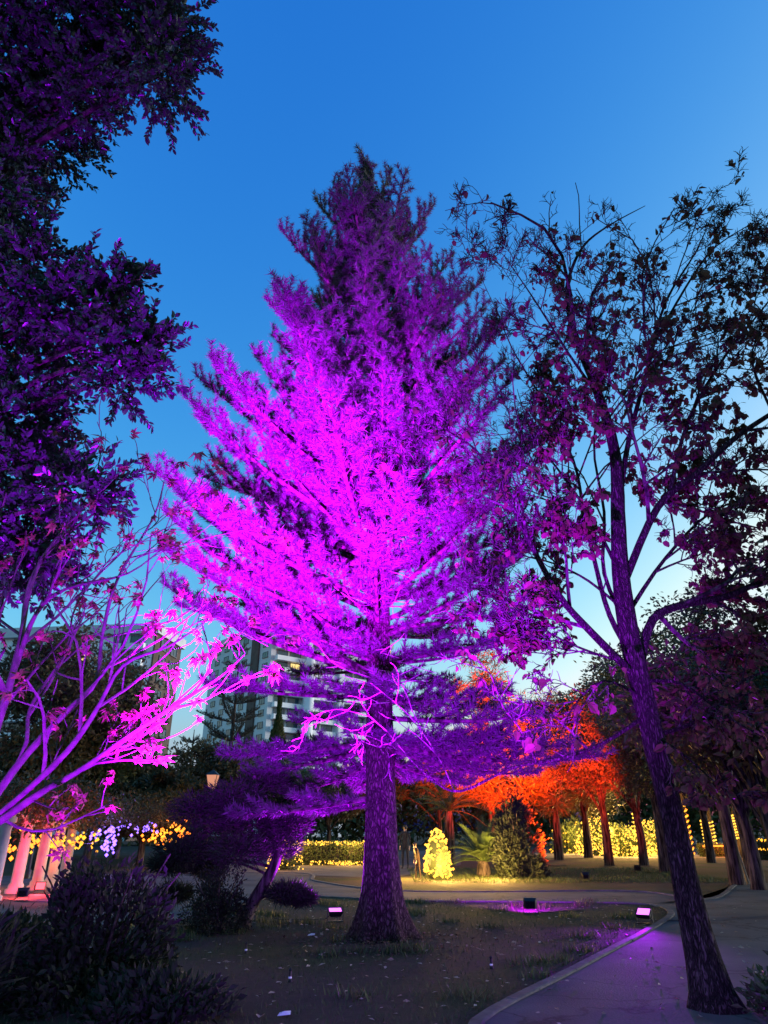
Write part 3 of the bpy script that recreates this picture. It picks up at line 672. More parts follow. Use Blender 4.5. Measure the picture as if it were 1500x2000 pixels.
# ================================================================== LOW PLANTS IN FRONT
def shrub(name, label, base, rx, ry, h, n, mat, rng, leaf=.09, shape=LEAF, group=None, cat='shrub', low=.0, stems=7, up=.4):
    root = thing(name, label, cat, base, 0, group)
    st = MB()
    for k in range(stems):
        a = rng.uniform(0, 6.28); q = np.linspace(0, 1, 5)[:, None]; tip = np.array((math.cos(a) * rx * .7, math.sin(a) * ry * .7, h * rng.uniform(.6, .95)))
        st.tube(np.array((0, 0, -.02)) + np.array((math.cos(a) * .06, math.sin(a) * .06, 0)) + tip * q * np.c_[q ** .5 * .9 + .1, q ** .5 * .9 + .1, np.ones_like(q)], np.linspace(.025, .006, 5), 5)
    st.build('stem', M['bark_dark'], root)
    nc = max(12, n // 130); c = rng.normal(size=(nc, 3)); c /= np.linalg.norm(c, axis=1)[:, None]; c *= (rng.random(nc) ** .4)[:, None]
    c[:, 2] = np.abs(c[:, 2]) * (1 - low) + low * c[:, 2]
    cen = c * np.array((rx, ry, h * .92)) * rng.uniform(.8, 1.05, nc)[:, None]
    idx = rng.integers(0, nc, n); sg = np.array((rx, ry, h)) * (.9 / nc ** .4)
    P = cen[idx] + rng.normal(size=(n, 3)) * sg * .55; P[:, 2] = np.maximum(P[:, 2], .03)
    D = P / np.array((rx, ry, h)) + rng.normal(size=(n, 3)) * .6; D[:, 2] += up
    f = MB(); scatter(f, shape, P, rot_frames(D, rng, rng.uniform(-1.5, 1.5, n)), rng.uniform(.6, 1.2, n) * leaf)
    tag(f.build('foliage', mat, root), kind='stuff')
    return root
rng = np.random.default_rng(44)
BLADE = (np.array([(0, -.035, 0), (0, .035, 0), (.5, .04, .10), (.5, -.04, .10), (1, 0, -.02)]), [(3, 2, 4)], [(0, 1, 2, 3)])
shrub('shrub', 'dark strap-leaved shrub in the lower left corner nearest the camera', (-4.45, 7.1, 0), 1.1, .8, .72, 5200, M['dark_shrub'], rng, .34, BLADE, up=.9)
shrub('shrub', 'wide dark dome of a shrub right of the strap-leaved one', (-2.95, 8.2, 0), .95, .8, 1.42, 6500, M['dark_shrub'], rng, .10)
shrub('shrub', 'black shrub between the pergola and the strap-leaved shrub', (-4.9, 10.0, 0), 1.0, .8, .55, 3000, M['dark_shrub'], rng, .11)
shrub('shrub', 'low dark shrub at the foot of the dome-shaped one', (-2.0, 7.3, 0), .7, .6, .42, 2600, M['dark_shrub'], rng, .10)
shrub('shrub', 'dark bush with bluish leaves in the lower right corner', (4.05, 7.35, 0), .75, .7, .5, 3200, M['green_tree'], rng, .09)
# leaning juniper with cloud-like foliage and the black rounded shrub by its trunk
jb = np.array((gx(470, 13.6), 13.6, 0.0))
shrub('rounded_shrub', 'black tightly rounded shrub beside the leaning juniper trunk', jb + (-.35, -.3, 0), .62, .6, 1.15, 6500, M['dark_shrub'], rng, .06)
jt = thing('juniper_tree', 'small dark juniper with a leaning trunk left of the big conifer', 'tree', jb)
P = np.array([(0, 0, -.03), (.18, 0, .4), (.5, 0, .95), (.55, .05, 1.4), (.3, .1, 1.9), (0, .1, 2.5)]); P = smooth_line(P, 4)
m = MB(); m.tube(P, np.linspace(.13, .04, len(P)), 9); m.build('trunk', M['bark_dark'], jt, True)
for px, py, r in ((360, 1660, .42), (430, 1620, .5), (400, 1690, .35), (500, 1600, .55), (470, 1660, .45), (540, 1650, .4), (590, 1570, .45), (330, 1690, .3), (455, 1560, .5), (560, 1610, .4), (390, 1580, .45), (340, 1745, .28), (560, 1745, .28), (590, 1755, .2), (520, 1530, .45)):
    c = at(px, py, 13.7 + rng.normal() * .4) - jb; wd = MB(); q = np.linspace(0, 1, 6)[:, None]; s0 = P[min(len(P) - 1, int(np.clip(c[2], .5, 2.4) / 2.5 * len(P)))]
    wd.tube(s0 + (c - s0) * q + np.array((0, 0, .12)) * np.sin(q * 3.1), np.linspace(.03, .008, 6), 5)
    b = wd.build('branch', M['bark_dark'], jt)
    n = 2300; Q = rng.normal(size=(n, 3)); Q /= np.linalg.norm(Q, axis=1)[:, None]; Q *= (rng.random(n) ** .5)[:, None] * np.array((1.25, 1.0, .6)) * r; D = Q + rng.normal(size=(n, 3)) * .15; D[:, 2] += .1
    f = MB(); scatter(f, SPIKE, c + Q, rot_frames(D, rng, rng.uniform(-1.5, 1.5, n)), rng.uniform(.07, .16, n)); tag(f.build('needles', M['dark_shrub'], b), kind='stuff')

# ================================================================== BACKGROUND TREES
def leafy_tree(name, label, base, H, rx, zlow, n, mat, rng, leaf=.16, ry=None, trunk_r=.22, shape=LEAF, group=None, nclump=60, lean=0.0, csize=.30):
    root = thing(name, label, 'tree', base, 0, group); ry = ry or rx
    P = smooth_line(np.array([(0, 0, -.05), (.05, 0, H * .2), (lean * .5, 0, H * .45), (lean, 0, H * .8)]), 5)
    m = MB(); m.tube(P, np.linspace(trunk_r, trunk_r * .25, len(P)), 10)
    m.build('trunk', M['bark_dark'], root, True)
    zc = (zlow + H) / 2; hz = (H - zlow) / 2
    c = rng.normal(size=(nclump, 3)); c /= np.linalg.norm(c, axis=1)[:, None]; c *= (rng.random(nclump) ** .35)[:, None]
    cen = c * np.array((rx, ry, hz)) * .88 + np.array((lean, 0, zc))
    wd = MB()
    for k in range(min(18, nclump)):
        q = np.linspace(0, 1, 5)[:, None]; s0 = P[min(len(P) - 1, int(len(P) * rng.uniform(.4, .95)))]; wd.tube(s0 + (cen[k] - s0) * q + np.array((0, 0, .3)) * np.sin(q * 3.1), np.linspace(trunk_r * .3, .02, 5), 5)
    wd.build('limbs', M['bark_dark'], root)
    idx = rng.integers(0, nclump, n); sz = rng.uniform(.6, 1.3, nclump) * csize * min(rx, hz)
    g = rng.normal(size=(n, 3)); g /= np.linalg.norm(g, axis=1)[:, None]; g *= (rng.random(n) ** .5)[:, None]
    off = g * sz[idx][:, None] * np.array((1.15, 1.15, .8)); Pn = cen[idx] + off
    D = off + rng.normal(size=(n, 3)) * .5 * sz[idx][:, None]
    f = MB(); scatter(f, shape, Pn, rot_frames(D, rng, rng.uniform(-1.5, 1.5, n)), rng.uniform(.6, 1.3, n) * leaf)
    tag(f.build('crown', mat, root), kind='stuff'); return root
def by_px(px, Y): return np.array((gx(px, Y), Y, 0.0))
def ztop(py, Y): return at(750, py, Y)[2]
rng = np.random.default_rng(77)
# orange-lit pines
TUFT = SPIKE
for px, py, Y, w, lab in ((1092, 1345, 44, 3.2, 'orange-lit pine with the nearer of two red trunks across the path'), (1150, 1400, 47, 3.6, 'orange-lit pine standing just right of its twin across the path'), (965, 1258, 46, 3.0, 'tallest orange-lit pine, its crown showing right of the big conifer')):
    leafy_tree('pine_tree', lab, by_px(px, Y) + (0, 0, 0), ztop(py, Y), w, 2.3, 15000, M['needle_far'], rng, .42, trunk_r=.30, shape=SPIKE, group='pines lit orange', nclump=75, csize=.26)
# dark masses behind the right tree
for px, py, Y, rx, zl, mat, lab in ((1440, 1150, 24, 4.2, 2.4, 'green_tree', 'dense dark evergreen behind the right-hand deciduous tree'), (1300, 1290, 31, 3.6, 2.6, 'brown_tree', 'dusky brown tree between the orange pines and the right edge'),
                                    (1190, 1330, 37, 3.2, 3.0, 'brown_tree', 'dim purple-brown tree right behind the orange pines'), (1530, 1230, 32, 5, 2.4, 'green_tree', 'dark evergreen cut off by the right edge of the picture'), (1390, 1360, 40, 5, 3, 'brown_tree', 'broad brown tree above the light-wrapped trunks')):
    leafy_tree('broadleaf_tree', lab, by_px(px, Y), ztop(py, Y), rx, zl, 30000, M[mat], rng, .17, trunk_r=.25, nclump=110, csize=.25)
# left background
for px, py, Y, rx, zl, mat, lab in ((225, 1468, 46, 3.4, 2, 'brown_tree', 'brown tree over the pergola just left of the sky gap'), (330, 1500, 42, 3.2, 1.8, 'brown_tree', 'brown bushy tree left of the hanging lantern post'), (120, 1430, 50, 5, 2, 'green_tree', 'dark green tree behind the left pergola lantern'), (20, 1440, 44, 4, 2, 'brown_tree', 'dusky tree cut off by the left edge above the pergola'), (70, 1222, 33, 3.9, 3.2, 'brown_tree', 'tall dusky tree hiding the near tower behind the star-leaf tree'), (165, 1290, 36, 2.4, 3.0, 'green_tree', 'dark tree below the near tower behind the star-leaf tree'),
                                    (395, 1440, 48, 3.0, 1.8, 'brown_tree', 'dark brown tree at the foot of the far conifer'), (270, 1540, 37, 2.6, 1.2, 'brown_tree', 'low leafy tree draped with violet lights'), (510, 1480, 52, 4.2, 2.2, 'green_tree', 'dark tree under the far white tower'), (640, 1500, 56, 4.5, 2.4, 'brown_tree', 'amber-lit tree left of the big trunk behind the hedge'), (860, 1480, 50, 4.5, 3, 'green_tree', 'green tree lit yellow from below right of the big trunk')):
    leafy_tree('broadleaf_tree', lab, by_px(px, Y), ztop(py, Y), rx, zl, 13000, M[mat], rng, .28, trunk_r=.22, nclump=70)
tb = MB(); n = 60000; xx = rng.uniform(-75, 75, n); top = 8.2 + 1.6 * np.sin(xx * .31) + 1.1 * np.sin(xx * .83 + 1) + .8 * np.sin(xx * 1.9)
P = np.c_[xx, rng.uniform(82, 92, n), top * rng.random(n) ** .6 + rng.normal(size=n) * .3]; P[:, 2] = np.maximum(P[:, 2], .1)
scatter(tb, LEAF, P, rot_frames(rng.normal(size=(n, 3)), rng, rng.uniform(-1.5, 1.5, n)), rng.uniform(.5, 1.1, n))
tag(tb.build('distant_trees', M['green_tree']), 'dark belt of distant trees along the far side of the park', 'trees', kind='stuff')
for k_, (x_, y_) in enumerate(((15.5, 5), (17, 11), (16, 17), (18.5, 23), (21, 0))):  # out-of-view row, added mainly to keep the low sun off the lawn
    leafy_tree('park_tree', ('broad unseen tree added beyond the right edge to block low sun', 'unseen tree added outside the right edge beside the path to block low sun', 'unseen tree added off the right edge near the path bend to block low sun', 'unseen tree added off the right edge behind the path to block low sun', 'unseen tree added off the right edge level with the camera to block low sun')[k_], (x_, y_, 0), 15, 4.2, 1.5, 14000, M['green_tree'], rng, .3, trunk_r=.3, nclump=80, group='unseen trees added as a low-sun screen')
# far conifer before the tower, with horizontal layered limbs
def layered_conifer(name, label, base, H, Rm, rng, spacing, zlow, tip_up=8, per=5):
    root = thing(name, label, 'tree', base)
    zz = np.linspace(-.05, H, 12); m = MB(); m.tube(np.c_[np.zeros(12), np.zeros(12), zz], np.linspace(.30, .03, 12), 9); m.build('trunk', M['bark_dark'], root, True)
    z = zlow
    while z < H - .3:
        a0 = rng.uniform(0, 6.28)
        for k in range(per):
            L = max(.5, Rm * (1 - ((z - zlow) / (H - zlow)) ** 1.6 * .85) * rng.uniform(.7, 1.1))
            put_branch(root, (0, 0, z), a0 + k * 6.283 / per + rng.normal() * .2, R(tip_up + rng.normal() * 5), L, rng, scale_k=1.0)
        z += spacing
    return root
layered_conifer('layered_conifer', 'far dark conifer with tiered limbs standing before the white tower', by_px(432, 62), ztop(1238, 62), 3.9, rng, 1.6, 5.5, 16, 5)
layered_conifer('layered_conifer', 'small tiered conifer in the gap of sky between the two towers', by_px(352, 66), ztop(1425, 66), 3.6, rng, 1.2, 3, 6, 5)
# slim cypress
cy = thing('cypress_tree', 'slim dark cypress spire in front of the far white tower', 'tree', by_px(528, 85)); Hc = ztop(1310, 85)
m = MB(); m.tube([(0, 0, -.05), (0, 0, Hc * .6), (0, 0, Hc * .96)], [.2, .1, .02], 7); m.build('trunk', M['bark_dark'], cy)
n = 9000; t_ = rng.random(n) ** .8; a = rng.uniform(0, 6.28, n); rr_ = (1.7 * np.sin(np.clip(t_ * 1.25 + .12, 0, 1) * math.pi) ** .7 * (1 - t_) ** .55 + .12) * rng.uniform(.55, 1.05, n)
P = np.c_[rr_ * np.cos(a), rr_ * np.sin(a), .5 + t_ * (Hc - .5)]; D = np.c_[np.cos(a) * .4, np.sin(a) * .4, np.ones(n)]
f = MB(); scatter(f, LEAF, P, rot_frames(D, rng, rng.uniform(-1.5, 1.5, n)), rng.uniform(.3, .6, n)); tag(f.build('crown', M['green_tree'], cy), kind='stuff')

# dark trunks on the right, beyond the deciduous tree
for px, pyb, pyt, r, lab in ((1482, 1738, 1300, .22, 'dark trunked tree at the right edge beside the path'), (1465, 1716, 1330, .16, 'slender dark tree behind the pale sapling'), (1258, 1690, 1400, .25, 'dark tree with bare trunk right of the orange pines'), (1545, 1790, 1250, .24, 'tree whose dark trunk leans in at the right margin')):
    b = gnd(px, pyb); b[2] = 0
    leafy_tree('park_tree', lab, b, ztop(pyt, b[1]), 2.8, ztop(1520, b[1]), 9000, M['brown_tree'], rng, .2, trunk_r=r, nclump=50, lean=-.2)
sb = gnd(1462, 1727); sb[2] = 0
sp = thing('sapling', 'thin pale sapling beside the path at the right', 'tree', sb); m = MB()
P = smooth_line(np.array([(0, 0, -.02), at(1440, 1660, sb[1]) - sb, at(1418, 1600, sb[1]) - sb, at(1395, 1540, sb[1]) - sb, at(1375, 1470, sb[1]) - sb]), 4); m.tube(P, np.linspace(.05, .012, len(P)), 7); m.build('trunk', M['twig'], sp)
tw = MB(); ends = []; sub_branches(tw, P, np.linspace(.05, .012, len(P)), rng, 2, ends, .3, 5, .45); tag(tw.build('twigs', M['twig'], sp), kind='stuff')

# cycad / palm by the yellow light
def palm(label, base, n, L, rng, h=.5):
    root = thing('cycad_palm', label, 'palm', base); m = MB()
    m.lathe([(.22, -.02), (.26, .1), (.24, h * .6), (.18, h), (.0, h + .06)], 12); m.build('trunk', M['bark_dark'], root)
    for k in range(n):
        a = k * 2.399; el = R(rng.uniform(8, 75)); l = L * rng.uniform(.8, 1.1); q = np.linspace(0, 1, 9)
        hx = l * q * math.cos(el) * (1 + .1 * q); zx = h + l * (q * math.sin(el) - .55 * q ** 2.2 * math.cos(el))
        C = np.c_[hx * math.cos(a), hx * math.sin(a), zx]; f = MB(); f.tube(C, np.linspace(.018, .004, 9), 4)
        u = np.linspace(.12, 1, 26); Pn = np.stack([np.interp(u, q, C[:, c]) for c in range(3)], 1); T = np.stack([np.interp(u, q, np.gradient(C[:, c])) for c in range(3)], 1); T /= np.linalg.norm(T, axis=1)[:, None]
        lat = np.array((-math.sin(a), math.cos(a), 0))
        for s in (-1, 1):
            D = T * .6 + lat * s * .75 + np.array((0, 0, .22)); scatter(f, SPIKE, Pn, rot_frames(D, rng), .34 * l / 1.7 * np.sin(u * 2.6 + .35))
        f.build('frond', M['palm'], root)
    return root
palm('green cycad palm with arching fronds beside the glowing cone', by_px(945, 28.2), 44, 1.9, rng)
palm('taller palm half hidden behind the glowing cone', by_px(880, 36), 30, 2.3, rng, 2.4)
shrub('shrub', 'dark drooping bush right of the green cycad palm', by_px(1015, 27.5), 1.0, 1.0, 2.9, 7000, M['dark_shrub'], rng, .16)

# ================================================================== LIT DISPLAYS
OCT = (np.array([(1, 0, 0), (-1, 0, 0), (0, 1, 0), (0, -1, 0), (0, 0, 1), (0, 0, -1)], float), [(0, 2, 4), (2, 1, 4), (1, 3, 4), (3, 0, 4), (2, 0, 5), (1, 2, 5), (3, 1, 5), (0, 3, 5)], [])
def bulbs(P, r, mat, parent, rng, name='bulbs'):
    n = len(P); m = MB(); scatter(m, OCT, np.asarray(P), np.tile(np.eye(3), (n, 1, 1)), rng.uniform(.6, 1.3, n) * r); return tag(m.build(name, M[mat], parent), kind='stuff')
WARM = (1, .55, .12)
# glowing cone wrapped in lights
cb = by_px(856, 26.6)
cn = thing('light_cone', 'yellow glowing urn-shaped light sculpture on the far lawn', 'light sculpture', cb)
m = MB(); m.lathe([(.30, 0), (.40, .15), (.43, .45), (.38, .85), (.28, 1.2), (.14, 1.5), (0, 1.62)], 14); m.build('core', M['hedge'], cn)
n = 330; zz_ = rng.uniform(.03, 1.6, n); a = rng.uniform(0, 6.28, n); rad = np.interp(zz_, [0, .15, .45, .85, 1.2, 1.5, 1.62], [.32, .42, .45, .40, .30, .16, .02]) + rng.normal(size=n) * .035
bulbs(np.c_[rad * np.cos(a), rad * np.sin(a), zz_], .05, 'b_warm', cn, rng)
point((.2, -1.2, .5), WARM, 700, cn); point((1.9, -.5, .6), WARM, 1100, cn); point((-1.1, .3, .8), WARM, 700, cn)
# hedge with string lights
hb_ = by_px(645, 37.5)
def hedge_box(name, label, base, sx, sy, sz, n, rng):
    root = thing(name, label, 'hedge', base); m = MB(); m.box((0, 0, sz * .47), (sx * .94, sy * .9, sz * .94)); m.build('core', M['bark_dark'], root)
    P = (rng.random((n, 3)) - .5) * np.array((sx, sy, sz)); f_ = rng.integers(0, 4, n)
    P[f_ == 0, 2] = sz / 2; P[f_ == 1, 1] = -sy / 2; P[f_ == 2, 1] = -sy / 2; P[f_ == 3, 0] = np.sign(P[f_ == 3, 0]) * sx / 2
    P += rng.normal(size=(n, 3)) * .03; P[:, 2] += sz / 2; f = MB(); scatter(f, LEAF, P, rot_frames(rng.normal(size=(n, 3)), rng, rng.uniform(-1.5, 1.5, n)), rng.uniform(.08, .16, n)); tag(f.build('foliage', M['hedge'], root), kind='stuff'); return root
hb = hedge_box('hedge', 'clipped box hedge edged with yellow lights left of the big trunk', hb_, 5.2, 1.0, .95, 6000, rng)
n = 420; P = np.c_[rng.uniform(-2.6, 2.6, n), rng.uniform(-.55, .3, n), .95 + rng.normal(size=n) * .06]; P2 = np.c_[rng.uniform(-1.0, 2.6, 120), np.full(120, -.56), rng.uniform(.02, .2, 120)]; P3 = np.c_[rng.uniform(1.9, 2.6, 90), np.full(90, -.56), rng.uniform(.1, .95, 90)]
bulbs(np.vstack((P, P2, P3)), .035, 'b_warm', hb, rng)
point((1.2, -1.1, 1.2), WARM, 400, hb); point((-1.5, -1.1, 1.3), WARM, 300, hb)
b = shrub('lit_bush', 'round bush covered in yellow lights left of the purple floodlight', by_px(556, 33), .75, .7, 1.15, 2500, M['hedge'], rng, .10)
n = 150; d = rng.normal(size=(n, 3)); d /= np.linalg.norm(d, axis=1)[:, None]; d[:, 2] = np.abs(d[:, 2]); bulbs(d * np.array((.8, .75, 1.2)), .034, 'b_warm', b, rng); point((0, -1.0, .9), (1, .45, .08), 90, b)
# big lit shrubs far right of centre
for px, py, Y, rx, lab in ((1170, 1595, 52, 1.7, 'yellow light-covered shrub just right of the red pine trunks'), (1225, 1612, 50, 1.8, 'yellow light-covered shrub behind the walking person'), (1275, 1600, 54, 1.5, 'yellow light-covered shrub hidden partly by the deciduous trunk'), (1115, 1600, 56, 1.6, 'olive-lit shrub between the two red pine trunks')):
    h = ztop(py, Y); b = shrub('lit_shrub', lab, by_px(px, Y), rx, 1.2, h, 3500, M['hedge'], rng, .2, group='shrubs covered in yellow lights')
    n = 400 if px != 1115 else 40; d = rng.normal(size=(n, 3)); d /= np.linalg.norm(d, axis=1)[:, None]; d[:, 2] = np.abs(d[:, 2]); d[:, 1] = -np.abs(d[:, 1]); P = d * np.array((rx * 1.05, 1.3, h * 1.02)) * rng.uniform(.85, 1, n)[:, None]
    P[: n // 3, 2] *= .35
    bulbs(P, .062, 'b_warm' if px != 1115 else 'b_yellow', b, rng); point((0, -2.2, 1.4), WARM, 1800, b)
# light-wrapped tree trunks at the far right
for px, pt, pb, Y, mat, lab in ((1350, 1572, 1668, 50, 'b_orange', 'tree trunk wrapped in orange and yellow lights right of the deciduous trunk'), (1388, 1600, 1660, 48, 'b_yellow', 'short trunk wrapped in yellow lights under the brown tree'), (1398, 1605, 1668, 52, 'b_yellow', 'stump-like trunk with yellow lights above an orange glow strip'), (1452, 1590, 1640, 47, 'b_yellow', 'slim trunk spiralled with yellow-green lights near the right edge'), (1253, 1585, 1660, 51, 'b_yellow', 'trunk with yellow lights beside the dark bare trunk')):
    b0 = by_px(px, Y); z1 = ztop(pt, Y); z0 = max(.05, ztop(pb, Y))
    t_ = thing('light_wrapped_tree', lab, 'tree', b0, 0, 'trunks wrapped in fairy lights'); m = MB(); m.tube([(0, 0, -.05), (0, 0, z1), (.2, 0, z1 + 2.2)], [.20, .16, .07], 9); m.build('trunk', M['bark_dark'], t_)
    n = 110; u = np.linspace(0, 1, n); a = u * 6.283 * 9; P = np.c_[.21 * np.cos(a), .21 * np.sin(a), z0 + u * (z1 - z0)]; bulbs(P, .06, 'b_warm' if mat == 'b_yellow' else 'b_yellow', t_, rng)
    if mat == 'b_orange': bulbs(P[::2] + (0.03, -.03, .06), .05, 'b_orange', t_, rng)
    n = 900; g = rng.normal(size=(n, 3)); g /= np.linalg.norm(g, axis=1)[:, None]; f = MB(); scatter(f, LEAF, g * np.array((1.5, 1.5, 1.2)) * (rng.random(n) ** .4)[:, None] + (0, 0, z1 + 2.4), rot_frames(g, rng, rng.uniform(-1, 1, n)), rng.uniform(.2, .35, n)); tag(f.build('crown', M['brown_tree'], t_), kind='stuff')
    point((0, -1.2, (z0 + z1) / 2), (1, .5, .08) if mat == 'b_yellow' else (1, .25, .03), 160, t_)
hp = hedge_box('low_hedge', 'low hedge with a bright orange light strip at the far right', by_px(1408, 49), 2.6, .6, .7, 1500, rng); m = MB(); m.tube([(-1.2, -.36, .62), (1.2, -.36, .66)], .05, 6); m.build('light_strip', M['b_orange'], hp); point((0, -1, .8), (1, .22, .02), 200, hp)
wr = hedge_box('lit_hedge', 'dark low hedge ringed with yellow-green lights at the right edge', by_px(1494, 44), 1.6, .8, 1.0, 1500, rng); n = 60; P = np.c_[rng.uniform(-.8, .8, n), np.full(n, -.45), .8 + .25 * np.sign(rng.normal(size=n)) + rng.normal(size=n) * .04]; bulbs(P, .04, 'b_yellow', wr, rng)

# ------------------------------------------------------------------ pergola on the left
pg = thing('pergola', 'white-columned pergola with climbing plants lit red and violet at the left', 'pergola', by_px(60, 24))
po = np.array(pg.location)
cols = [(28, 1745, 12), (70, 1738, 14), (98, 1733, 14), (122, 1728, 12), (-20, 1760, 12)]
colpts = []
for px, pb, w in cols:
    b = gnd(px, pb); b[2] = 0; hz = 1.85; b = b - po; colpts.append(b)
    m = MB(); m.lathe([(.26, 0), (.26, .10), (.20, .13), (.20, .2), (.155, .26), (.15, 1.0), (.135, hz - .25), (.17, hz - .2), (.17, hz - .14), (.22, hz - .1), (.22, hz)], 16); o = m.build('column', M['column'], pg, True); o.location = tuple(b)
order = sorted(range(len(cols)), key=lambda i: cols[i][0])
for i, j in zip(order[:-1], order[1:]):
    a_, b_ = colpts[i], colpts[j]; m = MB(); P = np.linspace(a_, b_, 2) + np.array((0, 0, hz + .09)); ang = math.atan2(b_[1] - a_[1], b_[0] - a_[0]); m.box(P.mean(0), (np.linalg.norm(b_ - a_) - .01, .16, .17), ang); m.build('beam', M['column'], pg)
allp = np.array([colpts[i] for i in order] + [gnd(q_, w_) * (1, 1, 0) - po * (1, 1, 0) for q_, w_ in ((215, 1705), (310, 1698))])
n = 12000; u = rng.random(n) * (len(allp) - 1); i = u.astype(int); P = allp[i] + (allp[np.minimum(i + 1, len(allp) - 1)] - allp[i]) * (u - i)[:, None]; P = P + rng.normal(size=(n, 3)) * np.array((.5, .6, .3)) + (0, 0, 2.25)
f = MB(); scatter(f, LEAF, P, rot_frames(rng.normal(size=(n, 3)), rng, rng.uniform(-1, 1, n)), rng.uniform(.10, .2, n)); tag(f.build('climbing_plant', M['brown_tree'], pg), kind='stuff')
def string_lights(label, pts, mat, n, r, spread, Y):
    P = np.array([at(p[0], p[1], y) for p, y in zip(pts, np.linspace(Y[0], Y[1], len(pts)))]); o = thing('string_lights', label, 'string lights', P[0]); P = smooth_line(P, 6) - P[0]
    m = MB(); m.tube(P, .008, 4); m.build('cable', M['black'], o); k = rng.integers(0, len(P), n); Q = P[k] + rng.normal(size=(n, 3)) * spread * np.array((1.3, .6, 1)); bulbs(Q, r, mat, o, rng); return o
s1 = string_lights('orange fairy lights over the reddish left columns', [(10, 1665), (45, 1650), (80, 1640), (110, 1655), (150, 1645)], 'b_orange', 46, .07, .12, (22.5, 23)); bulbs(rng.normal(size=(26, 3)) * np.array((.9, .2, .16)) + (1.1, -.2, .3), .05, 'b_yellow', s1, rng)
s2 = string_lights('yellow and orange fairy lights along the pergola middle', [(105, 1645), (135, 1640), (170, 1648), (200, 1640)], 'b_yellow', 34, .07, .14, (23, 28))
s3 = string_lights('violet fairy lights hanging on the pergola plants', [(190, 1630), (213, 1622), (214, 1660), (216, 1622), (250, 1618), (285, 1618), (302, 1620)], 'b_blue', 90, .065, .12, (28, 34))
s4 = string_lights('orange fairy lights at the far end of the pergola plants', [(305, 1635), (320, 1630), (345, 1620), (360, 1620)], 'b_orange', 50, .08, .2, (34, 36)); bulbs(rng.normal(size=(22, 3)) * np.array((.3, .2, .2)) + (.5, 0, 0), .06, 'b_yellow', s4, rng)
point((0, -.6, -.2), (1, .3, .1), 60, s1); point((.6, -.7, -.1), (.3, .15, 1), 160, s3); point((.3, -.6, 0), (1, .35, .08), 60, s4); point((.4, -.6, 0), (1, .4, .1), 50, s2)
# lanterns
def lantern(label, px, py, Y):
    top = at(px, py, Y); root = thing('lantern_post', label, 'street lamp', (top[0], Y, 0), 0, 'park lantern posts'); h = top[2] - .28
    m = MB(); m.lathe([(.13, 0), (.13, .25), (.07, .32), (.055, 1.0), (.04, h - .1), (.07, h - .05), (.06, h)], 10); m.build('post', M['post'], root, True)
    g = MB(); a, b_ = .11, .20; V = [(-a, -a, h), (a, -a, h), (a, a, h), (-a, a, h), (-b_, -b_, h + .46), (b_, -b_, h + .46), (b_, b_, h + .46), (-b_, b_, h + .46)]; g.add(V, None, [(0, 1, 5, 4), (1, 2, 6, 5), (2, 3, 7, 6), (3, 0, 4, 7)]); g.build('glass', M['lantern'], root)
    fr = MB()
    for i in range(4): fr.tube([V[i], V[i + 4]], .014, 4)
    fr.add([(-.24, -.24, h + .462), (.24, -.24, h + .462), (.24, .24, h + .462), (-.24, .24, h + .462), (0, 0, h + .66)], [(0, 1, 4), (1, 2, 4), (2, 3, 4), (3, 0, 4)], [(3, 2, 1, 0)]); fr.build('cap', M['post'], root)
lantern('park lantern rising above the left pergola columns', 80, 1577, 27)
lantern('park lantern on a slim post left of the conifer branches', 415, 1524, 27)

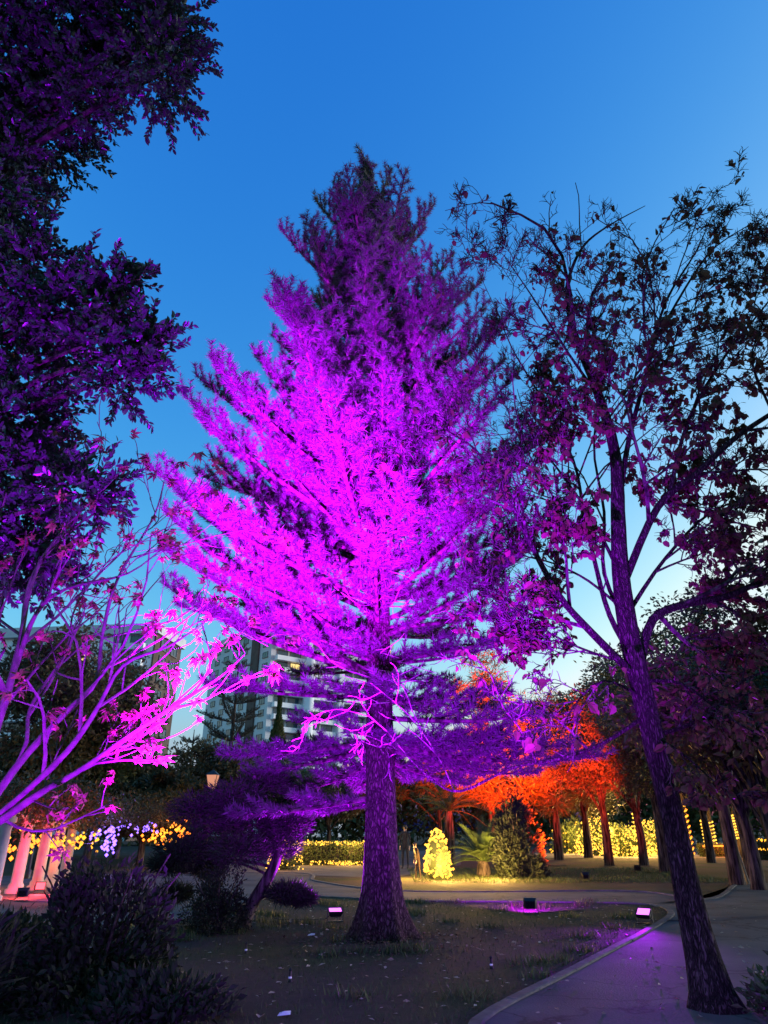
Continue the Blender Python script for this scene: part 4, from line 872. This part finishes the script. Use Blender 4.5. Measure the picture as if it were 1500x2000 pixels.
# ------------------------------------------------------------------ people
def person(label, loc, yaw, height, top, legs, stride=.1, bend=0.0):
    root = thing('person', label, 'person', loc, yaw); root.scale = (height / 1.75,) * 3
    V = [(0, 0, .95), (0, 0, 1.12), (0, bend * .3, 1.32), (0, bend * .5, 1.47), (0, bend * .6, 1.54), (0, bend * .7, 1.62), (0, bend * .75, 1.70)]; rad = [.135, .125, .145, .09, .055, .088, .075]
    E = [(i, i + 1) for i in range(6)]
    for s in (-1, 1):
        b = len(V); V += [(s * .09, 0, .90), (s * .10, s * stride * .5 + .02, .50), (s * .10, s * stride, .09), (s * .10, s * stride + .13, .04)]; rad += [.085, .058, .042, .038]; E += [(0, b), (b, b + 1), (b + 1, b + 2), (b + 2, b + 3)]
        a = len(V); y = bend * .4; V += [(s * .185, y, 1.42), (s * .235, y - s * stride * .4, 1.14), (s * .24, y - s * stride * .7 + .06, .90), (s * .24, y - s * stride * .7 + .08, .84)]; rad += [.062, .045, .032, .03]; E += [(3, a), (a, a + 1), (a + 1, a + 2), (a + 2, a + 3)]
        for q, (dx, dy, dz) in enumerate(((-.02, .045, -.045), (.0, .03, -.09), (.0, .012, -.10), (.0, -.006, -.095), (.0, -.022, -.075))):
            V.append((V[a + 3][0] + dx * s, V[a + 3][1] + dy, V[a + 3][2] + dz)); rad.append(.009); E.append((a + 3, len(V) - 1))
    me = bpy.data.meshes.new('body'); me.from_pydata(V, E, []); o = link('body', me, root)
    md = o.modifiers.new('s', 'SKIN'); md.use_smooth_shade = True
    for i, r_ in enumerate(rad): me.skin_vertices[0].data[i].radius = (r_, r_ * (.8 if i in (1, 2) else 1)); me.skin_vertices[0].data[i].use_root = (i == 0)
    o.modifiers.new('ss', 'SUBSURF').levels = 1; o.modifiers['ss'].render_levels = 1
    dg = bpy.context.evaluated_depsgraph_get(); me2 = bpy.data.meshes.new_from_object(o.evaluated_get(dg)); o.modifiers.clear(); o.data = me2; me2.name = 'body'; bpy.data.meshes.remove(me)
    me2.materials.clear()
    for k in ('skin', top, legs): me2.materials.append(M[k])
    for p in me2.polygons:
        c = p.center; arm = abs(c[0]) > .165
        p.material_index = 0 if (c[2] > 1.53 or (arm and c[2] < .93 and c[2] > .7)) else (1 if c[2] > (.86 if not arm else .9) else 2); p.use_smooth = True
    hm = MB(); hm.lathe([(.0, .125), (.06, .115), (.098, .06), (.10, .0), (.085, -.05)], 12, (0, bend * .72 - .012, 1.66)); hm.build('hair', M['hair'], root, True)
    nm = MB(); nm.add([(-.014, .085, 1.63), (.014, .085, 1.63), (0, .115, 1.625), (0, .088, 1.68)], [(0, 1, 2), (0, 2, 3), (2, 1, 3)]); no = nm.build('nose', M['skin'], root); no.location.y = bend * .7
    return root
person('person in dark clothes standing between the big trunk and glowing cone', by_px(792, 33.5), 2.8, 1.75, 'cloth_dark', 'cloth_dark', .08)
person('small figure in a brown coat standing beside the glowing cone', by_px(817, 26.3), 2.0, 1.15, 'cloth_brown', 'cloth_brown', .1, .25)
person('person in dark clothes walking before the yellow light shrubs', by_px(1190, 43), 1.2, 1.75, 'cloth_dark', 'cloth_dark', .22, .1)

# ================================================================== TOWERS
def tower(label, corner, dirL, wL, wR, H, floors, fh, right_style, lit, rng, gap=None):
    """corner = nearest corner; dirL = unit vector of the left face; right face runs perpendicular to it"""
    dL = np.array((*dirL, 0)); dL /= np.linalg.norm(dL); dR = np.array((dL[1], -dL[0], 0))
    if dR[1] < 0: dR = -dR
    root = thing('apartment_tower', label, 'building', corner)
    nL = -dR; nR = -dL          # outward normals of left and right faces
    angL = math.atan2(dL[1], dL[0]); angR = math.atan2(dR[1], dR[0])
    m = MB(); m.box(dL * wL / 2 + dR * wR / 2 + np.array((0, 0, H / 2)), (wL, wR, H), angL); m.build('wall', M['grey_wall'] if right_style == 'balcony' else M['white_wall'], root)
    m = MB(); m.box(dL * wL / 2 + dR * wR / 2 + np.array((0, 0, H + .9)), (wL + 1.6, wR + 1.6, 1.8), angL); m.build('roof', M['grey_wall'], root)
    fm = {}
    def window(p, ang, w, h, nrm, li):
        key = (w, h)
        if key not in fm:
            a = MB()
            for c_, s_ in (((0, 0, h / 2), (w + .2, .24, .12)), ((0, 0, -h / 2), (w + .4, .34, .14)), ((-w / 2, 0, 0), (.12, .24, h - .13)), ((w / 2, 0, 0), (.12, .24, h - .13)), ((0, 0, 0), (.07, .16, h - .13))): a.box(c_, s_)
            b_ = MB(); b_.box((0, 0, 0), (w - .12, .06, h - .13)); fm[key] = (a.mesh('window', M['frame']), b_.mesh('pane', M['glass']), None)
            c2 = b_.mesh('pane', M['lit_win']); fm[key] = (fm[key][0], fm[key][1], c2)
        o = link('window', fm[key][0], root); o.location = tuple(p + nrm * .10); o.rotation_euler = (0, 0, ang)
        link('pane', fm[key][2] if li else fm[key][1], o)
    return root, dL, dR, nL, nR, angL, angR, window
rng = np.random.default_rng(99)
# far white tower behind the conifer
cY = 180.0; corner = np.array((gx(503, cY), cY, 0)); Ht = ztop(1222, cY)
root, dL, dR, nL, nR, aL, aR, window = tower('far apartment tower, grey and white, with stacked balconies between the trees', corner, (-.63, .78), 38, 42, Ht, 18, 3.1, 'balcony', (), rng)
fh = 3.1; nf = int(Ht / fh)
for f_ in range(4, nf):
    z = Ht - (nf - f_) * fh + 1.7
    for k in range(6):
        if 6.5 < 2.5 + k * 6.0 < 11: continue
        window(dL * (3.0 + k * 6.0) + np.array((0, 0, z)), aL, 2.6, 1.5, nL, False)
m = MB(); m.box(dL * 8.5 + nL * .25 + np.array((0, 0, Ht * .5 - .2)), (4.2, .5, Ht - .5), aL); m.build('dark_strip', M['brown_wall'], root)
# white balconied right face
for b_, (u0, wd_, out) in enumerate(((1.2, 9, 1.6), (12.5, 9, 1.2), (23.5, 9, 1.8), (34, 8, 1.3))):
    for f_ in range(4, nf):
        z = Ht - (nf - f_) * fh
        if u0 + wd_ > 43: continue
        cc = dR * (u0 + wd_ / 2)
        m = MB(); m.box(cc + nR * (out / 2 + .02) + np.array((0, 0, z + .55)), (wd_, out, 1.25), aR); m.build('balcony', M['white_wall'], root)
        window(dR * (u0 + 2.4) + np.array((0, 0, z + 2.1)), aR, 3.2, 1.55, nR, rng.random() < .10)
        window(dR * (u0 + 6.6) + np.array((0, 0, z + 2.1)), aR, 3.2, 1.55, nR, rng.random() < .10)
for u in (11.3, 22.6, 33.2):
    m = MB(); m.box(dR * u + nR * .95 + np.array((0, 0, Ht / 2)), (1.7, 1.9, Ht - .6), aR); m.build('pier', M['white_wall'], root)
m = MB(); m.lathe([(1.5, 0), (1.5, Ht - 9), (1.2, Ht - 8), (0, Ht - 7.6)], 16); o = m.build('stair_turret', M['white_wall'], root, True); o.location = tuple(dR * 11.3 + nR * 2.2)
# nearer tower at the left
cY = 118.0; corner = np.array((gx(243, cY), cY, 0)); Ht = ztop(1238, cY)
root, dL, dR, nL, nR, aL, aR, window = tower('nearer apartment tower with a dark glazed edge behind the star-leaf tree', corner, (-1, .12), 30, 11, Ht, 12, 3.0, 'plain', (), rng)
m = MB(); m.box(dR * 5.5 + nR * .15 + np.array((0, 0, Ht / 2)), (11.3, .3, Ht - .02), aR); m.build('cladding', M['brown_wall'], root)
nf = int(Ht / 3.0)
for f_ in range(3, nf):
    z = Ht - (nf - f_) * 3.0
    window(dR * 3.2 + nR * .3 + np.array((0, 0, z + 1.6)), aR, 2.6, 1.9, nR, False)
    window(dR * 7.6 + nR * .3 + np.array((0, 0, z + 1.6)), aR, 2.6, 1.9, nR, rng.random() < .1)
    for u in (1.2, 11.5, 21):
        m = MB(); m.box(dL * (u + 3.5) + nL * .82 + np.array((0, 0, z + .5)), (7, 1.6, 1.1), aL); m.build('balcony', M['white_wall'], root)
        window(dL * (u + 2) + np.array((0, 0, z + 2.0)), aL, 2.6, 1.5, nL, rng.random() < .06); window(dL * (u + 5.2) + np.array((0, 0, z + 2.0)), aL, 2.0, 1.5, nL, False)

# ================================================================== FLOODLIGHTS
def g3(px, py, dz=0.24):
    d = ray(px, py); t_ = (CAMZ - dz) / -d[2]; p = np.array((0, 0, CAMZ)) + d * t_; p[2] = 0; return tuple(p)
mid = (-.6, 12.0, 7.6)
floodlight((-1.0, 3.4, 0), (-1.5, 12.0, 8.0), 'purple floodlight near the camera aimed at the heart of the conifer', PUR, 300000, angle=43, blend=1.0)
floodlight((-.4, 3.1, 0), (-.2, 12.2, 6.6), 'violet fill floodlight added out of view to wash the whole conifer', (.30, .002, 1.0), 48000, angle=76, blend=1.0)  # fill lamp out of view, added for violet spill round the main beam
floodlight((-.7, 2.5, 0), (-3.7, 5.6, 3.7), 'purple floodlight near the camera aimed at the star-leaf tree', (.33, .002, 1.0), 8000, angle=86, blend=.9)
floodlight((.6, 2.0, 0), (1.6, 9.0, 1.6), 'violet fill floodlight added out of view to tint the lawn and path', (.30, .02, 1.0), 1300, angle=120, blend=1.0)  # added fill lamp, unseen, giving trunks and ground a violet cast
floodlight(g3(655, 1772), (-.4, 12.2, 7.0), 'lit purple floodlight on the lawn left of the big trunk', PUR, 5000, angle=140)
floodlight(g3(1256, 1775), (2.2, 11.0, 6.0), 'lit purple floodlight by the kerb near the deciduous tree', PUR, 4200, angle=150, blend=1.0)
floodlight(g3(1035, 1763, .2), (6, 38, 6), 'dark-backed floodlight at the kerb throwing violet light on the path', PUR, 1500, angle=120)
floodlight(g3(1062, 1681), tuple(by_px(1030, 44) + (0, 0, 9)), 'glowing orange floodlight at the foot of the red pines', (1, .04, .002), 70000, 'orange_lens', 60)
floodlight(tuple(by_px(948, 39)), tuple(by_px(960, 46) + (0, 0, 10)), 'orange floodlight added out of sight to light the tallest pine', (1, .04, .002), 110000, 'orange_lens', 80)  # extra lamp added so the tallest crown catches orange light
floodlight(g3(1142, 1706), tuple(by_px(965, 46) + (0, 0, 11)), 'dark-backed floodlight on the far lawn aimed at the red pines', (1, .04, .002), 90000, 'orange_lens', 60)
floodlight(g3(1245, 1692), tuple(by_px(1160, 47) + (0, 0, 7)), 'small dark floodlight on the far lawn near the walking person', (1, .05, .003), 2500, 'orange_lens', 50)
floodlight(g3(80, 1726), (-7.0, 8.0, 3.0), 'red floodlight glowing towards the lawn before the pergola columns', (1, .05, .08), 260, 'red_lens', 140)
floodlight(g3(46, 1738), tuple(np.array(pg.location) + (-.6, .4, 1.4)), 'dark-backed floodlight throwing red light up the pergola columns', (1, .06, .06), 900, 'red_lens', 120)
floodlight(g3(120, 1742), tuple(np.array(pg.location) + (.9, .6, 1.6)), 'violet floodlight at the foot of the pergola', (.35, .06, 1), 220, 'purple_lens', 120)

# ================================================================== GROUND DETAIL
rng = np.random.default_rng(3)
def inside_lawn(P):
    out = np.ones(len(P), bool)
    xe = np.interp(P[:, 1], edge_near[:70, 1], edge_near[:70, 0]) if True else 0
    out &= P[:, 0] < xe - .12
    return out & (P[:, 1] < 19.2 - np.abs(P[:, 0] + 1) * .05)
n = 42000; P = np.c_[rng.uniform(-8, 8, n), 7 + 12.5 * rng.random(n) ** 1.3, np.zeros(n)]; P = P[inside_lawn(P)]
D = rng.normal(size=(len(P), 3)) * .5; D[:, 2] = 1
f = MB(); scatter(f, SPIKE, P, rot_frames(D, rng), rng.uniform(.02, .07, len(P))); tag(f.build('grass', M['hedge']), 'sparse short grass on the bare lawn', 'grass', kind='stuff')
n = 1500; P = np.c_[rng.uniform(-8, 8, n), 7 + 12.5 * rng.random(n) ** 1.2, np.full(n, .015)]; P = P[inside_lawn(P)]; D = rng.normal(size=(len(P), 3)); D[:, 2] *= .15
f = MB(); scatter(f, LEAF, P, rot_frames(D, rng, rng.normal(size=len(P)) * .3), rng.uniform(.04, .11, len(P))); tag(f.build('leaf_litter', M['litter']), 'fallen leaves strewn over the lawn', 'leaf litter', kind='stuff')
n = 700; aa = rng.uniform(0, 6.28, n); r_ = .45 + rng.exponential(.55, n); P = np.c_[TB[0] + r_ * np.cos(aa), TB[1] + r_ * np.sin(aa), np.full(n, .02)]; D = rng.normal(size=(n, 3)); D[:, 2] *= .2
f = MB(); scatter(f, LEAF, P, rot_frames(D, rng, rng.normal(size=n) * .4), rng.uniform(.03, .09, n)); tag(f.build('leaf_litter', M['litter_dark']), 'dead needles and leaves heaped round the big conifer roots', 'leaf litter', kind='stuff')
n = 520; cl = np.c_[rng.uniform(-6, 5, 90), rng.uniform(8, 19, 90)]; k = rng.integers(0, 90, 9000); P = np.c_[cl[k] + rng.normal(size=(9000, 2)) * .13, np.zeros(9000)]; P = P[inside_lawn(P)]; D = np.c_[(P[:, :2] - cl[k][: len(P)]) * 0 + rng.normal(size=(len(P), 2)) * .45, np.ones(len(P))]
f = MB(); scatter(f, SPIKE, P, rot_frames(D, rng), rng.uniform(.05, .15, len(P))); tag(f.build('grass', M['hedge']), 'taller grass tufts dotted over the bare lawn', 'grass', kind='stuff')
n = 420; P = np.c_[rng.uniform(.5, 10, n), rng.uniform(7, 18, n), np.full(n, .02)]; P = P[~inside_lawn(P)]; D = rng.normal(size=(len(P), 3)); D[:, 2] *= .15
f = MB(); scatter(f, LEAF, P, rot_frames(D, rng, rng.normal(size=len(P)) * .3), rng.uniform(.04, .10, len(P))); tag(f.build('leaf_litter', M['litter']), 'fallen leaves scattered on the path at the right', 'leaf litter', kind='stuff')
n = 16000; P = np.c_[rng.uniform(1, 12, n), rng.uniform(24.8, 34, n), np.zeros(n)]; D = rng.normal(size=(n, 3)) * .5; D[:, 2] = 1
f = MB(); scatter(f, SPIKE, P, rot_frames(D, rng), rng.uniform(.06, .14, n)); tag(f.build('grass', M['hedge']), 'grass on the far lawn round the glowing cone', 'grass', kind='stuff')
for px, py, lab in ((480, 1862, 'small dark garden peg with a pale cap below the juniper'), (566, 1918, 'small dark garden peg with a pale cap left of the big roots'), (960, 1892, 'small dark garden peg with a pale cap right of the big roots')):
    p = gnd(px, py); p[2] = 0; o = thing('garden_peg', lab, 'peg', p, 0, 'garden pegs in the lawn'); o.scale = (.7, .7, .7); m = MB(); m.lathe([(.035, -.02), (.035, .02), (.02, .04), (.018, .15), (.03, .17), (.0, .20)], 8); m.build('stake', M['black'], o); m = MB(); m.lathe([(.022, .045), (.03, .06), (.022, .075)], 8); m.build('cap', M['paper'], o)
for px, py, lab in ((608, 1829, 'pale scrap of paper left of the big conifer roots'), (555, 1986, 'pale pinkish scrap of paper at the bottom of the picture')):
    p = gnd(px, py); m = MB(); V = [(-.06, -.04, .01), (.06, -.035, .02), (.055, .04, .035), (-.05, .045, .02), (0, 0, .04)]; m.add(V, [(0, 1, 4), (1, 2, 4), (2, 3, 4), (3, 0, 4)]); o = m.build('paper_scrap', M['paper']); o.location = (p[0], p[1], .004); tag(o, lab, 'paper')
